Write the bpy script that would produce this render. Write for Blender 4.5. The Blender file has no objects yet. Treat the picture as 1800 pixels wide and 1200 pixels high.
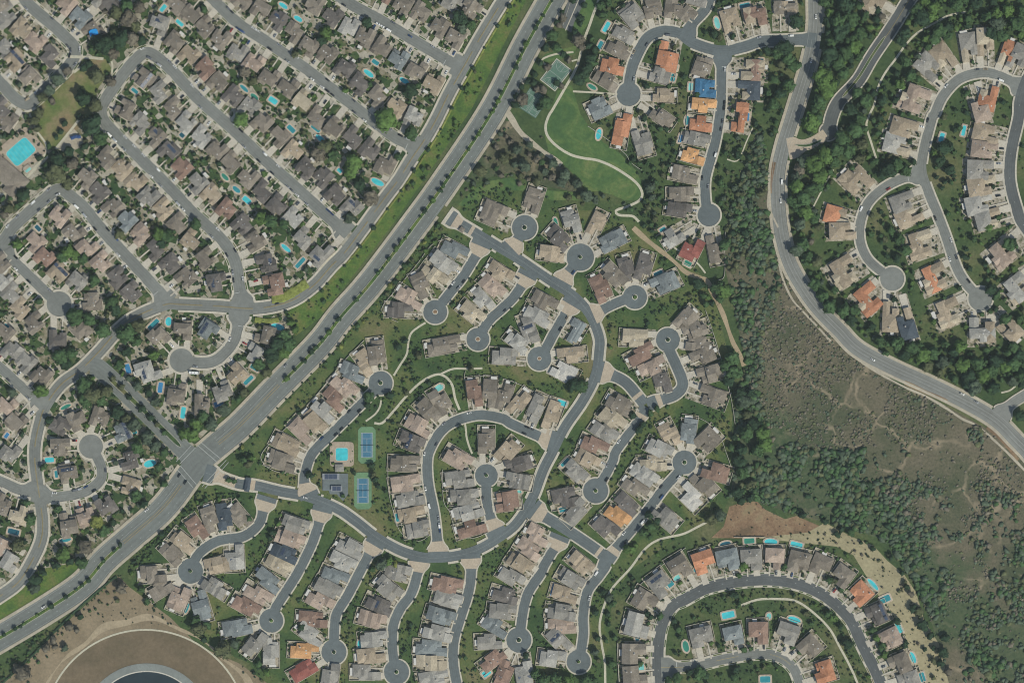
import bpy, bmesh, math, random
import numpy as np
from mathutils import Vector, noise as mnoise
from mathutils.geometry import tessellate_polygon

# ------------------------------------------------------------------ camera, sky, sun, exposure
SC = bpy.context.scene
COL = SC.collection
S = 1000.0 / 1800.0            # metres of ground for one unit of the survey grid used below


def W(x, y):
    return ((x - 900.0) * S, (600.0 - y) * S)


CAM_H = 2500.0
cam = bpy.data.cameras.new('camera')
cam.sensor_fit = 'HORIZONTAL'
cam.sensor_width = 36.0
cam.lens = 36.0 * CAM_H / 1000.0
cam.clip_start = 10.0
cam.clip_end = 9000.0
camo = bpy.data.objects.new('camera', cam)
COL.objects.link(camo)
camo.location = (0, 0, CAM_H)
camo.rotation_euler = (0, 0, 0)
SC.camera = camo

SUN_EL, SUN_AZ = math.radians(48), math.radians(138)      # azimuth clockwise from north (picture top)
world = bpy.data.worlds.new('World')
SC.world = world
world.use_nodes = True
wn = world.node_tree.nodes
bg = wn['Background']
sky = wn.new('ShaderNodeTexSky')
sky.sky_type = 'NISHITA'
sky.sun_disc = False
sky.sun_elevation = SUN_EL
sky.sun_rotation = SUN_AZ
world.node_tree.links.new(sky.outputs[0], bg.inputs[0])
bg.inputs[1].default_value = 0.075

sun = bpy.data.lights.new('sun', 'SUN')
sun.energy = 2.9
sun.angle = math.radians(0.6)
sun.color = (1.0, 0.96, 0.85)
suno = bpy.data.objects.new('sun', sun)
COL.objects.link(suno)
sd = Vector((math.sin(SUN_AZ) * math.cos(SUN_EL), math.cos(SUN_AZ) * math.cos(SUN_EL), math.sin(SUN_EL)))
suno.rotation_euler = sd.to_track_quat('Z', 'Y').to_euler()
suno.location = sd * 1500

vs = SC.view_settings
vs.view_transform = 'Standard'
vs.look = 'None'
vs.exposure = 0.25
vs.gamma = 1.0
vs.use_curve_mapping = False
HAZE_DENSITY = 2.6e-5

rng = random.Random(7)
nrg = np.random.default_rng(11)

# ------------------------------------------------------------------ materials


def lin(c):
    return tuple(((v / 255.0) / 12.92 if v / 255.0 <= 0.04045 else ((v / 255.0 + 0.055) / 1.055) ** 2.4) for v in c)


class NT:
    def __init__(self, name, rough=0.85, spec=0.25):
        self.m = bpy.data.materials.new(name)
        self.m.use_nodes = True
        self.n = self.m.node_tree.nodes
        self.l = self.m.node_tree.links
        self.b = self.n['Principled BSDF']
        self.b.inputs['Roughness'].default_value = rough
        self.b.inputs['Specular IOR Level'].default_value = spec

    def coord(self, kind='Object'):
        return self.n.new('ShaderNodeTexCoord').outputs[kind]

    def noise(self, scale, detail=3, rough=0.55, vec=None, dist=0.0):
        t = self.n.new('ShaderNodeTexNoise')
        t.inputs['Scale'].default_value = scale
        t.inputs['Detail'].default_value = detail
        t.inputs['Roughness'].default_value = rough
        t.inputs['Distortion'].default_value = dist
        self.l.new(vec if vec is not None else self.coord(), t.inputs['Vector'])
        return t.outputs['Fac']

    def voronoi(self, scale, out='Distance', vec=None, feature='F1'):
        t = self.n.new('ShaderNodeTexVoronoi')
        t.feature = feature
        t.inputs['Scale'].default_value = scale
        self.l.new(vec if vec is not None else self.coord(), t.inputs['Vector'])
        return t.outputs[out]

    def ramp(self, fac, stops):
        r = self.n.new('ShaderNodeValToRGB')
        e = r.color_ramp.elements
        while len(e) > 1:
            e.remove(e[-1])
        e[0].position = stops[0][0]
        e[0].color = tuple(stops[0][1]) + (1,)
        for p, c in stops[1:]:
            k = e.new(p)
            k.color = tuple(c) + (1,)
        self.l.new(fac, r.inputs[0])
        return r.outputs[0]

    def mix(self, fac, a, b, mode='MIX'):
        x = self.n.new('ShaderNodeMix')
        x.data_type = 'RGBA'
        x.blend_type = mode
        for sock, v in ((x.inputs['Factor'], fac), (x.inputs['A'], a), (x.inputs['B'], b)):
            if isinstance(v, (int, float)):
                sock.default_value = v
            elif isinstance(v, tuple):
                sock.default_value = v + (1,) if len(v) == 3 else v
            else:
                self.l.new(v, sock)
        return x.outputs['Result']

    def math(self, op, a, b=0.0):
        x = self.n.new('ShaderNodeMath')
        x.operation = op
        for sock, v in ((x.inputs[0], a), (x.inputs[1], b)):
            if isinstance(v, (int, float)):
                sock.default_value = v
            else:
                self.l.new(v, sock)
        return x.outputs[0]

    def rnd(self):
        return self.n.new('ShaderNodeObjectInfo').outputs['Random']

    def hsv(self, col, val, sat=1.0):
        x = self.n.new('ShaderNodeHueSaturation')
        x.inputs['Saturation'].default_value = sat
        self.l.new(val, x.inputs['Value'])
        self.l.new(col, x.inputs['Color'])
        return x.outputs[0]

    def bump(self, h, strength=0.4, dist=0.05):
        x = self.n.new('ShaderNodeBump')
        x.inputs['Strength'].default_value = strength
        x.inputs['Distance'].default_value = dist
        self.l.new(h, x.inputs['Height'])
        self.l.new(x.outputs[0], self.b.inputs['Normal'])

    def done(self, col):
        if isinstance(col, tuple):
            self.b.inputs['Base Color'].default_value = col + (1,)
        else:
            self.l.new(col, self.b.inputs['Base Color'])
        return self.m


def m_scaled(name, c, amt=0.16, big=0.04, small=0.6, rough=0.85, rand=0.0, spec=0.2):
    """one colour with broad weathering, fine grain and an optional per-object shift"""
    t = NT(name, rough, spec)
    a = t.ramp(t.noise(big, 4, 0.6), [(0.3, tuple(v * (1 - amt) for v in c)), (0.72, tuple(min(1, v * (1 + amt)) for v in c))])
    f = t.ramp(t.noise(small, 2), [(0.3, (0.86,) * 3), (0.7, (1.1,) * 3)])
    col = t.mix(1.0, a, f, 'MULTIPLY')
    if rand:
        v = t.math('MULTIPLY_ADD', t.rnd(), rand * 2)
        v.node.inputs[2].default_value = 1.0 - rand
        col = t.hsv(col, v)
    return t.done(col)


MAT = {}


def mk_mats():
    # ground -----------------------------------------------------------
    t = NT('meadow', 0.95, 0.1)
    a = t.ramp(t.noise(0.02, 5, 0.6), [(0.34, lin((62, 82, 54))), (0.5, lin((78, 96, 60))), (0.62, lin((100, 106, 72))), (0.75, lin((120, 116, 88)))])
    f = t.ramp(t.noise(0.35, 4, 0.65), [(0.32, (0.62, 0.66, 0.62)), (0.68, (1.15, 1.12, 1.1))])
    MAT['meadow'] = t.done(t.mix(1.0, a, f, 'MULTIPLY'))

    t = NT('belt_lawn', 0.95, 0.1)
    a = t.ramp(t.noise(0.018, 6, 0.62), [(0.36, lin((60, 82, 52))), (0.47, lin((76, 97, 58))), (0.55, lin((98, 108, 66))), (0.66, lin((122, 116, 84)))])
    f = t.ramp(t.noise(0.5, 3, 0.6), [(0.32, (0.72, 0.74, 0.72)), (0.68, (1.1, 1.1, 1.08))])
    MAT['belt'] = t.done(t.mix(1.0, a, f, 'MULTIPLY'))

    t = NT('park_lawn', 0.95, 0.1)
    a = t.ramp(t.noise(0.035, 6, 0.68, None, 1.2), [(0.36, lin((72, 100, 62))), (0.5, lin((86, 112, 66))), (0.62, lin((106, 122, 74))), (0.74, lin((128, 128, 88)))])
    f = t.ramp(t.noise(0.3, 4, 0.65), [(0.34, (0.78, 0.8, 0.78)), (0.66, (1.08, 1.08, 1.06))])
    MAT['park'] = t.done(t.mix(1.0, a, f, 'MULTIPLY'))
    t = NT('verge_grass', 0.95, 0.1)
    a = t.ramp(t.noise(0.07, 5, 0.65), [(0.36, lin((72, 98, 54))), (0.5, lin((92, 116, 58))), (0.62, lin((108, 116, 66))), (0.72, lin((122, 114, 84)))])
    f = t.ramp(t.noise(0.5, 4, 0.7), [(0.34, (0.68, 0.72, 0.68)), (0.66, (1.1, 1.1, 1.06))])
    MAT['verge'] = t.done(t.mix(1.0, a, f, 'MULTIPLY'))

    t = NT('dry_park_lawn', 0.95, 0.1)
    a = t.ramp(t.noise(0.045, 4, 0.6), [(0.34, lin((94, 112, 64))), (0.48, lin((114, 120, 76))), (0.6, lin((136, 126, 94))), (0.7, lin((142, 122, 96)))])
    f = t.ramp(t.noise(0.3, 5, 0.75), [(0.34, (0.76, 0.8, 0.76)), (0.66, (1.1, 1.1, 1.08))])
    MAT['drypark'] = t.done(t.mix(1.0, a, f, 'MULTIPLY'))

    t = NT('yard_ground', 0.95, 0.12)
    cells = t.voronoi(0.16, 'Color')
    sep = t.n.new('ShaderNodeSeparateColor')
    t.l.new(cells, sep.inputs[0])
    mixn = t.math('ADD', t.math('MULTIPLY', sep.outputs[0], 0.55), t.math('MULTIPLY', t.noise(0.11, 4, 0.6), 0.55))
    a = t.ramp(mixn, [(0.3, lin((58, 80, 50))), (0.44, lin((76, 96, 58))), (0.5, lin((100, 106, 74))), (0.56, lin((136, 128, 106))), (0.65, lin((160, 154, 136))), (0.8, lin((178, 172, 156)))])
    f = t.ramp(t.noise(0.9, 3, 0.6), [(0.3, (0.66, 0.68, 0.66)), (0.7, (1.1, 1.1, 1.1))])
    MAT['yard'] = t.done(t.mix(1.0, a, f, 'MULTIPLY'))

    t = NT('patio_paving', 0.9, 0.15)
    a = t.ramp(t.noise(0.22, 4, 0.65), [(0.34, lin((86, 94, 66))), (0.43, lin((128, 122, 102))), (0.52, lin((168, 161, 144))), (0.72, lin((190, 184, 168)))])
    f = t.ramp(t.noise(1.2, 2), [(0.3, (0.78,) * 3), (0.7, (1.1,) * 3)])
    MAT['patio'] = t.done(t.mix(1.0, a, f, 'MULTIPLY'))

    t = NT('canyon_soil', 0.95, 0.1)
    warp = t.noise(0.05, 4, 0.6)
    a = t.ramp(t.noise(0.012, 6, 0.6), [(0.36, lin((76, 86, 64))), (0.46, lin((94, 96, 76))), (0.55, lin((110, 105, 87))), (0.68, lin((120, 112, 95)))])
    f = t.ramp(t.noise(0.4, 6, 0.8), [(0.36, (0.52, 0.57, 0.53)), (0.5, (0.88, 0.89, 0.86)), (0.64, (1.16, 1.13, 1.1))])
    col = t.mix(1.0, a, f, 'MULTIPLY')
    vc = t.n.new('ShaderNodeVectorMath')
    vc.operation = 'ADD'
    t.l.new(t.coord(), vc.inputs[0])
    nz = t.n.new('ShaderNodeTexNoise')
    nz.inputs['Scale'].default_value = 0.035
    nz.inputs['Detail'].default_value = 5
    t.l.new(t.coord(), nz.inputs['Vector'])
    sc_ = t.n.new('ShaderNodeVectorMath')
    sc_.operation = 'SCALE'
    sc_.inputs['Scale'].default_value = 34.0
    t.l.new(nz.outputs['Color'], sc_.inputs[0])
    t.l.new(sc_.outputs[0], vc.inputs[1])
    edge = t.ramp(t.voronoi(0.022, 'Distance', vc.outputs[0], 'DISTANCE_TO_EDGE'), [(0.0, (0.75,) * 3), (0.05, (0, 0, 0))])
    trail = t.math('MULTIPLY', edge, t.ramp(t.noise(0.03, 3), [(0.42, (0,) * 3), (0.58, (1,) * 3)]))
    col = t.mix(trail, col, lin((158, 144, 120)))
    # evergreen ground cover follows the drainage line across the canyon
    sp = t.n.new('ShaderNodeSeparateXYZ')
    t.l.new(t.n.new('ShaderNodeNewGeometry').outputs['Position'], sp.inputs[0])
    ln = t.math('ADD', t.math('MULTIPLY', sp.outputs[0], -1.53), t.math('MULTIPLY', sp.outputs[1], -1.8))
    dist = t.math('ABSOLUTE', t.math('ADD', ln, 195.0))
    dist = t.math('ADD', dist, t.math('MULTIPLY', t.math('SUBTRACT', t.noise(0.02, 6, 0.65), 0.5), 420.0))
    cover = t.ramp(t.math('DIVIDE', dist, 200.0), [(0.25, (0.85,) * 3), (0.6, (0,) * 3)])
    grn = t.ramp(t.noise(0.25, 6, 0.8), [(0.36, lin((50, 68, 48))), (0.5, lin((70, 88, 60))), (0.64, lin((90, 98, 72)))])
    MAT['canyon'] = t.done(t.mix(cover, col, grn))

    t = NT('dry_slope', 0.95, 0.1)
    a = t.ramp(t.noise(0.03, 5, 0.6), [(0.3, lin((122, 110, 88))), (0.5, lin((138, 126, 104))), (0.72, lin((156, 142, 118)))])
    f = t.ramp(t.noise(0.4, 4, 0.65), [(0.32, (0.78, 0.78, 0.76)), (0.68, (1.1, 1.08, 1.05))])
    MAT['dry'] = t.done(t.mix(1.0, a, f, 'MULTIPLY'))
    t = NT('brown_grass', 0.95, 0.1)
    a = t.ramp(t.noise(0.03, 6, 0.6), [(0.32, lin((100, 92, 72))), (0.5, lin((114, 102, 82))), (0.7, lin((128, 114, 92)))])
    f = t.ramp(t.noise(0.3, 5, 0.7), [(0.34, (0.82,) * 3), (0.66, (1.1,) * 3)])
    MAT['brown'] = t.done(t.mix(1.0, a, f, 'MULTIPLY'))
    MAT['khaki'] = m_scaled('khaki_slope', lin((158, 150, 118)), 0.12, 0.05, 0.4)
    MAT['straw'] = m_scaled('straw_strip', lin((164, 150, 124)), 0.14, 0.06, 0.4)
    # paving -----------------------------------------------------------
    def asphalt(name, c, streak=0.1):
        t = NT(name, 0.9, 0.2)
        a = t.ramp(t.noise(0.03, 5, 0.6), [(0.3, tuple(v * 0.88 for v in c)), (0.7, tuple(v * 1.1 for v in c))])
        f = t.ramp(t.noise(0.25, 5, 0.75), [(0.3, (0.86,) * 3), (0.7, (1.1,) * 3)])
        col = t.mix(1.0, a, f, 'MULTIPLY')
        sx = t.n.new('ShaderNodeSeparateXYZ')
        t.l.new(t.coord('UV'), sx.inputs[0])
        wear = t.ramp(sx.outputs[0], [(0.0, (1.28,) * 3), (0.035, (1.12,) * 3), (0.07, (0.95,) * 3), (0.2, (1.0 + streak * 0.5,) * 3), (0.3, (1.0 - streak,) * 3), (0.4, (1.0 + streak * 0.6,) * 3), (0.5, (1.0 - streak * 0.6,) * 3), (0.6, (1.0 + streak * 0.6,) * 3), (0.7, (1.0 - streak,) * 3), (0.8, (1.0 + streak * 0.5,) * 3), (0.93, (0.95,) * 3), (0.965, (1.12,) * 3), (1.0, (1.28,) * 3)])
        col = t.mix(1.0, col, wear, 'MULTIPLY')
        patch = t.ramp(t.voronoi(0.045, 'Color'), [(0.0, (0.93,) * 3), (0.45, (1.0,) * 3), (1.0, (1.06,) * 3)])
        col = t.mix(1.0, col, patch, 'MULTIPLY')
        crack = t.ramp(t.voronoi(0.12, 'Distance', None, 'DISTANCE_TO_EDGE'), [(0.0, (0.84,) * 3), (0.035, (1.0,) * 3)])
        return t.done(t.mix(0.7, col, crack, 'MULTIPLY'))
    MAT['road_old'] = asphalt('worn_asphalt', lin((123, 126, 120)))
    MAT['road_gate'] = asphalt('bluish_asphalt', lin((100, 108, 108)))
    MAT['road_dark'] = asphalt('dark_asphalt', lin((92, 96, 95)))
    MAT['road_wide'] = asphalt('grey_asphalt', lin((117, 122, 117)))
    MAT['road_pale'] = asphalt('pale_asphalt', lin((128, 130, 124)), 0.14)
    MAT['walk'] = m_scaled('pavement_concrete', lin((190, 184, 166)), 0.08, 0.05, 0.8)
    MAT['kerb'] = m_scaled('kerb_concrete', lin((192, 188, 174)), 0.08, 0.05, 0.8)
    MAT['drive'] = m_scaled('driveway_concrete', lin((188, 182, 166)), 0.12, 0.035, 0.7)
    MAT['paver'] = m_scaled('tan_paver', lin((180, 167, 146)), 0.08, 0.05, 0.8)
    MAT['path'] = m_scaled('path_concrete', lin((190, 186, 164)), 0.08, 0.05, 0.7)
    MAT['dirt'] = m_scaled('dirt_track', lin((164, 148, 120)), 0.14, 0.06, 0.6)
    MAT['gravel'] = m_scaled('sandy_shoulder', lin((176, 168, 148)), 0.16, 0.05, 0.5)
    t = NT('reddish_soil', 0.95, 0.1)
    a = t.ramp(t.noise(0.05, 6, 0.65), [(0.34, lin((112, 96, 76))), (0.48, lin((136, 112, 88))), (0.6, lin((148, 128, 100))), (0.72, lin((128, 124, 92)))])
    f = t.ramp(t.noise(0.4, 5, 0.75), [(0.34, (0.78,) * 3), (0.66, (1.1,) * 3)])
    MAT['redsoil'] = t.done(t.mix(1.0, a, f, 'MULTIPLY'))
    MAT['white_paint'] = m_scaled('white_paint', lin((176, 180, 174)), 0.05)
    MAT['yellow_paint'] = m_scaled('yellow_paint', lin((176, 156, 96)), 0.06)
    # pools ------------------------------------------------------------
    for k, c in {'bright': (72, 190, 196), 'teal': (52, 138, 146), 'dark': (40, 92, 106), 'green': (56, 132, 112), 'blue': (62, 128, 172), 'pale': (120, 196, 190)}.items():
        t = NT('pool_water_' + k, 0.25, 0.3)
        a = t.ramp(t.noise(0.25, 2), [(0.3, tuple(v * 0.85 for v in lin(c))), (0.7, tuple(min(1, v * 1.12) for v in lin(c)))])
        MAT['w_' + k] = t.done(a)
    MAT['lake'] = m_scaled('reservoir_water', lin((46, 57, 62)), 0.06, 0.02, 0.1, 0.3)
    MAT['deck'] = m_scaled('pool_deck', lin((176, 162, 142)), 0.16, 0.3, 0.9, rand=0.14)
    # sports -----------------------------------------------------------
    MAT['court_green'] = m_scaled('court_green', lin((108, 142, 106)), 0.05, 0.08, 0.8)
    MAT['court_blue'] = m_scaled('court_blue', lin((72, 118, 140)), 0.05, 0.08, 0.8)
    MAT['court_teal'] = m_scaled('court_teal', lin((92, 122, 106)), 0.07, 0.08, 0.8)
    MAT['net'] = m_scaled('net_dark', lin((50, 56, 54)), 0.1)
    # buildings --------------------------------------------------------
    ROOF = {'b': ('brown-grey', (130, 122, 109)), 'd': ('dark grey-brown', (106, 101, 95)), 'g': ('grey', (142, 139, 130)), 'l': ('light grey', (162, 160, 151)),
            't': ('tan', (162, 148, 126)), 'p': ('pinkish tan', (166, 149, 133)), 'o': ('orange tiled', (184, 130, 98)), 'O': ('golden orange', (200, 154, 106)),
            'r': ('red-brown', (140, 116, 101)), 'R': ('red', (144, 88, 78)), 's': ('blue-grey', (124, 131, 130)), 'y': ('cream', (176, 165, 142)),
            'k': ('slate dark', (70, 80, 88)), 'B': ('bright blue covered', (58, 106, 138)), 'w': ('off-white', (190, 187, 177))}
    for k, (nm, c) in ROOF.items():
        t = NT('roof_' + nm.replace(' ', '_').replace('-', '_'), 0.88, 0.15)
        cc = lin(c)
        a = t.ramp(t.noise(0.16, 4, 0.6), [(0.3, tuple(v * 0.8 for v in cc)), (0.7, tuple(min(1, v * 1.08 + 0.02) for v in cc))])
        f = t.ramp(t.noise(0.8, 4, 0.7), [(0.32, (0.74,) * 3), (0.68, (1.16,) * 3)])
        wv = t.n.new('ShaderNodeTexWave')
        wv.inputs['Scale'].default_value = 1.1
        wv.inputs['Distortion'].default_value = 0.6
        wv.bands_direction = 'Z'
        t.l.new(t.coord(), wv.inputs['Vector'])
        col = t.mix(1.0, a, f, 'MULTIPLY')
        v = t.math('MULTIPLY_ADD', t.rnd(), 0.36)
        v.node.inputs[2].default_value = 0.84
        col = t.hsv(col, v)
        t.bump(wv.outputs['Fac'], 0.35, 0.04)
        MAT['R_' + k] = t.done(col)
        MAT['N_' + k] = nm
    t = NT('stucco', 0.9, 0.15)
    a = t.ramp(t.rnd(), [(0.0, lin((176, 166, 148))), (0.4, lin((190, 182, 168))), (0.75, lin((166, 154, 138))), (1.0, lin((196, 192, 184)))])
    f = t.ramp(t.noise(0.5, 3), [(0.3, (0.9,) * 3), (0.7, (1.05,) * 3)])
    MAT['stucco'] = t.done(t.mix(1.0, a, f, 'MULTIPLY'))
    MAT['trim'] = m_scaled('white_trim', lin((202, 200, 192)), 0.06, 0.3, 1.0)
    MAT['brick'] = m_scaled('chimney_brick', lin((150, 124, 104)), 0.12, 0.5, 2.0)
    MAT['door'] = m_scaled('door_wood', lin((110, 84, 62)), 0.1, 0.5, 2.0)
    t = NT('window_glass', 0.1, 0.5)
    MAT['glass'] = t.done(lin((52, 62, 68)))
    t = NT('solar_cell', 0.35, 0.4)
    br = t.n.new('ShaderNodeTexBrick')
    br.inputs['Scale'].default_value = 1.0
    br.inputs['Color1'].default_value = lin((44, 58, 84)) + (1,)
    br.inputs['Color2'].default_value = lin((50, 62, 86)) + (1,)
    br.inputs['Mortar'].default_value = lin((96, 104, 112)) + (1,)
    br.inputs['Mortar Size'].default_value = 0.03
    br.offset = 0.0
    t.l.new(t.coord(), br.inputs['Vector'])
    MAT['solar'] = t.done(br.outputs[0])
    MAT['tarp'] = m_scaled('blue_tarp', lin((40, 146, 214)), 0.12, 0.3, 1.0, 0.5)
    MAT['rail'] = m_scaled('grey_metal', lin((140, 144, 146)), 0.06, 0.3, 1.0, 0.5)
    # plants -----------------------------------------------------------
    TONES = [('dark green', (50, 71, 50)), ('green', (68, 93, 58)), ('bright green', (84, 110, 58)), ('olive', (88, 94, 66)), ('grey-brown', (108, 103, 89)),
             ('yellow-green', (118, 126, 66)), ('grey-green', (78, 92, 74))]
    for i, (nm, c) in enumerate(TONES):
        t = NT('leaf_' + nm.replace(' ', '_').replace('-', '_'), 0.85, 0.15)
        cc = lin(c)
        a = t.ramp(t.noise(0.35, 4, 0.65, t.n.new('ShaderNodeNewGeometry').outputs['Position']), [(0.3, tuple(v * 0.6 for v in cc)), (0.52, cc), (0.72, tuple(v * 1.45 for v in cc))])
        v = t.math('MULTIPLY_ADD', t.rnd(), 0.3)
        v.node.inputs[2].default_value = 0.85
        MAT['L%d' % i] = t.done(t.hsv(a, v))
        MAT['T%d' % i] = nm
    MAT['bark'] = m_scaled('bark', lin((92, 78, 62)), 0.15, 0.5, 2.0)
    # cars -------------------------------------------------------------
    for k, c in {'white': (226, 227, 222), 'silver': (158, 162, 164), 'grey': (98, 102, 106), 'black': (36, 38, 42), 'blue': (52, 78, 120), 'red': (158, 48, 44), 'beige': (166, 152, 126)}.items():
        t = NT('paint_' + k, 0.3, 0.5)
        MAT['C_' + k] = t.done(lin(c))
    MAT['tyre'] = m_scaled('tyre_rubber', lin((36, 36, 38)), 0.05)


mk_mats()

# ------------------------------------------------------------------ mesh helpers


def link(name, me, mats=(), parent=None, loc=None, rz=0.0, scale=None):
    for m in mats:
        me.materials.append(m)
    o = bpy.data.objects.new(name, me)
    COL.objects.link(o)
    if parent is not None:
        o.parent = parent
    if loc is not None:
        o.location = loc
    if rz:
        o.rotation_euler = (0, 0, rz)
    if scale is not None:
        o.scale = scale
    return o


def inst(name, me, parent=None, loc=None, rz=0.0, scale=None):
    return link(name, me, (), parent, loc, rz, scale)


def empty(name, loc, rz=0.0):
    o = bpy.data.objects.new(name, None)
    COL.objects.link(o)
    o.location = loc
    o.rotation_euler = (0, 0, rz)
    o.empty_display_size = 0.5
    return o


def tag(o, label=None, cat=None, group=None, kind=None):
    if label:
        o['label'] = fit(label)
    if cat:
        o['category'] = cat
    if group:
        o['group'] = group
    if kind:
        o['kind'] = kind
    return o


class MB:
    def __init__(self):
        self.v, self.f, self.mi = [], [], []

    def face(self, pts, mi=0):
        b = len(self.v)
        self.v.extend(pts)
        self.f.append(tuple(range(b, b + len(pts))))
        self.mi.append(mi)

    def box(self, x0, x1, y0, y1, z0, z1, mi=0, bottom=False):
        b = len(self.v)
        self.v += [(x0, y0, z0), (x1, y0, z0), (x1, y1, z0), (x0, y1, z0), (x0, y0, z1), (x1, y0, z1), (x1, y1, z1), (x0, y1, z1)]
        fs = [(0, 1, 5, 4), (1, 2, 6, 5), (2, 3, 7, 6), (3, 0, 4, 7), (4, 5, 6, 7)]
        if bottom:
            fs.append((3, 2, 1, 0))
        for q in fs:
            self.f.append(tuple(b + i for i in q))
            self.mi.append(mi)

    def mesh(self, name):
        me = bpy.data.meshes.new(name)
        me.from_pydata(self.v, [], self.f)
        if any(self.mi):
            me.polygons.foreach_set('material_index', self.mi)
        me.update()
        return me

    def build(self, name, mats, parent=None, **k):
        return link(name, self.mesh(name), mats, parent, **k)


def np_mesh(name, verts, faces, mi=None):
    """verts (n,3); faces: list of (m,k) int arrays (all faces of one array share k corners)"""
    me = bpy.data.meshes.new(name)
    nf = sum(len(f) for f in faces)
    nl = sum(f.size for f in faces)
    me.vertices.add(len(verts))
    me.vertices.foreach_set('co', np.ascontiguousarray(verts, np.float32).ravel())
    me.loops.add(nl)
    me.loops.foreach_set('vertex_index', np.concatenate([f.ravel() for f in faces]).astype(np.int32))
    me.polygons.add(nf)
    tot = np.concatenate([np.full(len(f), f.shape[1], np.int32) for f in faces])
    start = np.concatenate([[0], np.cumsum(tot)[:-1]]).astype(np.int32)
    me.polygons.foreach_set('loop_start', start)
    me.polygons.foreach_set('loop_total', tot)
    if mi is not None:
        me.polygons.foreach_set('material_index', mi.astype(np.int32))
    me.update(calc_edges=True)
    me.validate()
    return me


def poly_sheet(name, pts, z, mat, kind='structure'):
    w = [W(*p) for p in pts]
    tris = tessellate_polygon([[Vector((x, y, 0)) for x, y in w]])
    me = bpy.data.meshes.new(name)
    fs = []
    for t in tris:
        a, b, c = (w[i] for i in t)
        if (b[0] - a[0]) * (c[1] - a[1]) - (b[1] - a[1]) * (c[0] - a[0]) < 0:
            t = (t[0], t[2], t[1])
        fs.append(t)
    me.from_pydata([(x, y, z) for x, y in w], [], fs)
    return tag(link(name, me, [mat]), kind=kind)


def smooth(pts, step=2.5, closed=False):
    """Catmull-Rom through survey points -> evenly spaced world points"""
    P = [np.array(W(*p)) for p in pts]
    out = []
    n = len(P)
    for i in range(n - 1):
        p0 = P[max(i - 1, 0)]
        p1, p2 = P[i], P[i + 1]
        p3 = P[min(i + 2, n - 1)]
        for t in np.linspace(0, 1, 24, endpoint=False):
            out.append(0.5 * ((2 * p1) + (-p0 + p2) * t + (2 * p0 - 5 * p1 + 4 * p2 - p3) * t * t + (-p0 + 3 * p1 - 3 * p2 + p3) * t ** 3))
    out.append(P[-1])
    out = np.array(out)
    d = np.concatenate([[0], np.cumsum(np.hypot(*np.diff(out, axis=0).T))])
    m = max(2, int(d[-1] / step) + 1)
    s = np.linspace(0, d[-1], m)
    return np.stack([np.interp(s, d, out[:, 0]), np.interp(s, d, out[:, 1])], 1), s


def normals(p):
    t = np.gradient(p, axis=0)
    t /= np.maximum(1e-6, np.hypot(t[:, 0], t[:, 1]))[:, None]
    return np.stack([-t[:, 1], t[:, 0]], 1), t


def strip(mb, a, b, z, mi=0, z2=None, keep=None):
    """quads between two equal-length point rows (a on the right of b)"""
    z2 = z if z2 is None else z2
    for i in range(len(a) - 1):
        if keep is not None and not (keep[i] and keep[i + 1]):
            continue
        mb.face([(a[i][0], a[i][1], z), (a[i + 1][0], a[i + 1][1], z), (b[i + 1][0], b[i + 1][1], z2), (b[i][0], b[i][1], z2)], mi)


def parse(s):
    return [tuple(float(v) for v in q.split(',')) for q in s.split()]


# occupancy raster (0.5 m) so that plants keep off roads, roofs and water
GR = 0.5
GX, GY = 560.0, 390.0
occ = np.zeros((int(2 * GY / GR), int(2 * GX / GR)), np.uint8)


def stamp(x, y, r, code):
    i0, i1 = int((y - r + GY) / GR), int((y + r + GY) / GR) + 1
    j0, j1 = int((x - r + GX) / GR), int((x + r + GX) / GR) + 1
    i0, j0 = max(i0, 0), max(j0, 0)
    i1, j1 = min(i1, occ.shape[0]), min(j1, occ.shape[1])
    if i0 >= i1 or j0 >= j1:
        return
    yy = (np.arange(i0, i1) * GR - GY - y)[:, None]
    xx = (np.arange(j0, j1) * GR - GX - x)[None, :]
    sub = occ[i0:i1, j0:j1]
    sub[(yy * yy + xx * xx) < r * r] = code


def stamp_rect(cx, cy, rz, hw, hd, code):
    R = math.hypot(hw, hd)
    i0, i1 = max(0, int((cy - R + GY) / GR)), min(occ.shape[0], int((cy + R + GY) / GR) + 1)
    j0, j1 = max(0, int((cx - R + GX) / GR)), min(occ.shape[1], int((cx + R + GX) / GR) + 1)
    if i0 >= i1 or j0 >= j1:
        return
    yy = (np.arange(i0, i1) * GR - GY - cy)[:, None]
    xx = (np.arange(j0, j1) * GR - GX - cx)[None, :]
    c, s = math.cos(rz), math.sin(rz)
    u, v = xx * c + yy * s, -xx * s + yy * c
    occ[i0:i1, j0:j1][(abs(u) < hw) & (abs(v) < hd)] = code


def occ_at(x, y):
    i, j = int((y + GY) / GR), int((x + GX) / GR)
    if 0 <= i < occ.shape[0] and 0 <= j < occ.shape[1]:
        return occ[i, j]
    return 0


CLEAR = []


def in_poly(x, y, poly):
    c = False
    n = len(poly)
    j = n - 1
    for i in range(n):
        xi, yi = poly[i]
        xj, yj = poly[j]
        if (yi > y) != (yj > y) and x < (xj - xi) * (y - yi) / (yj - yi) + xi:
            c = not c
        j = i
    return c


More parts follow.
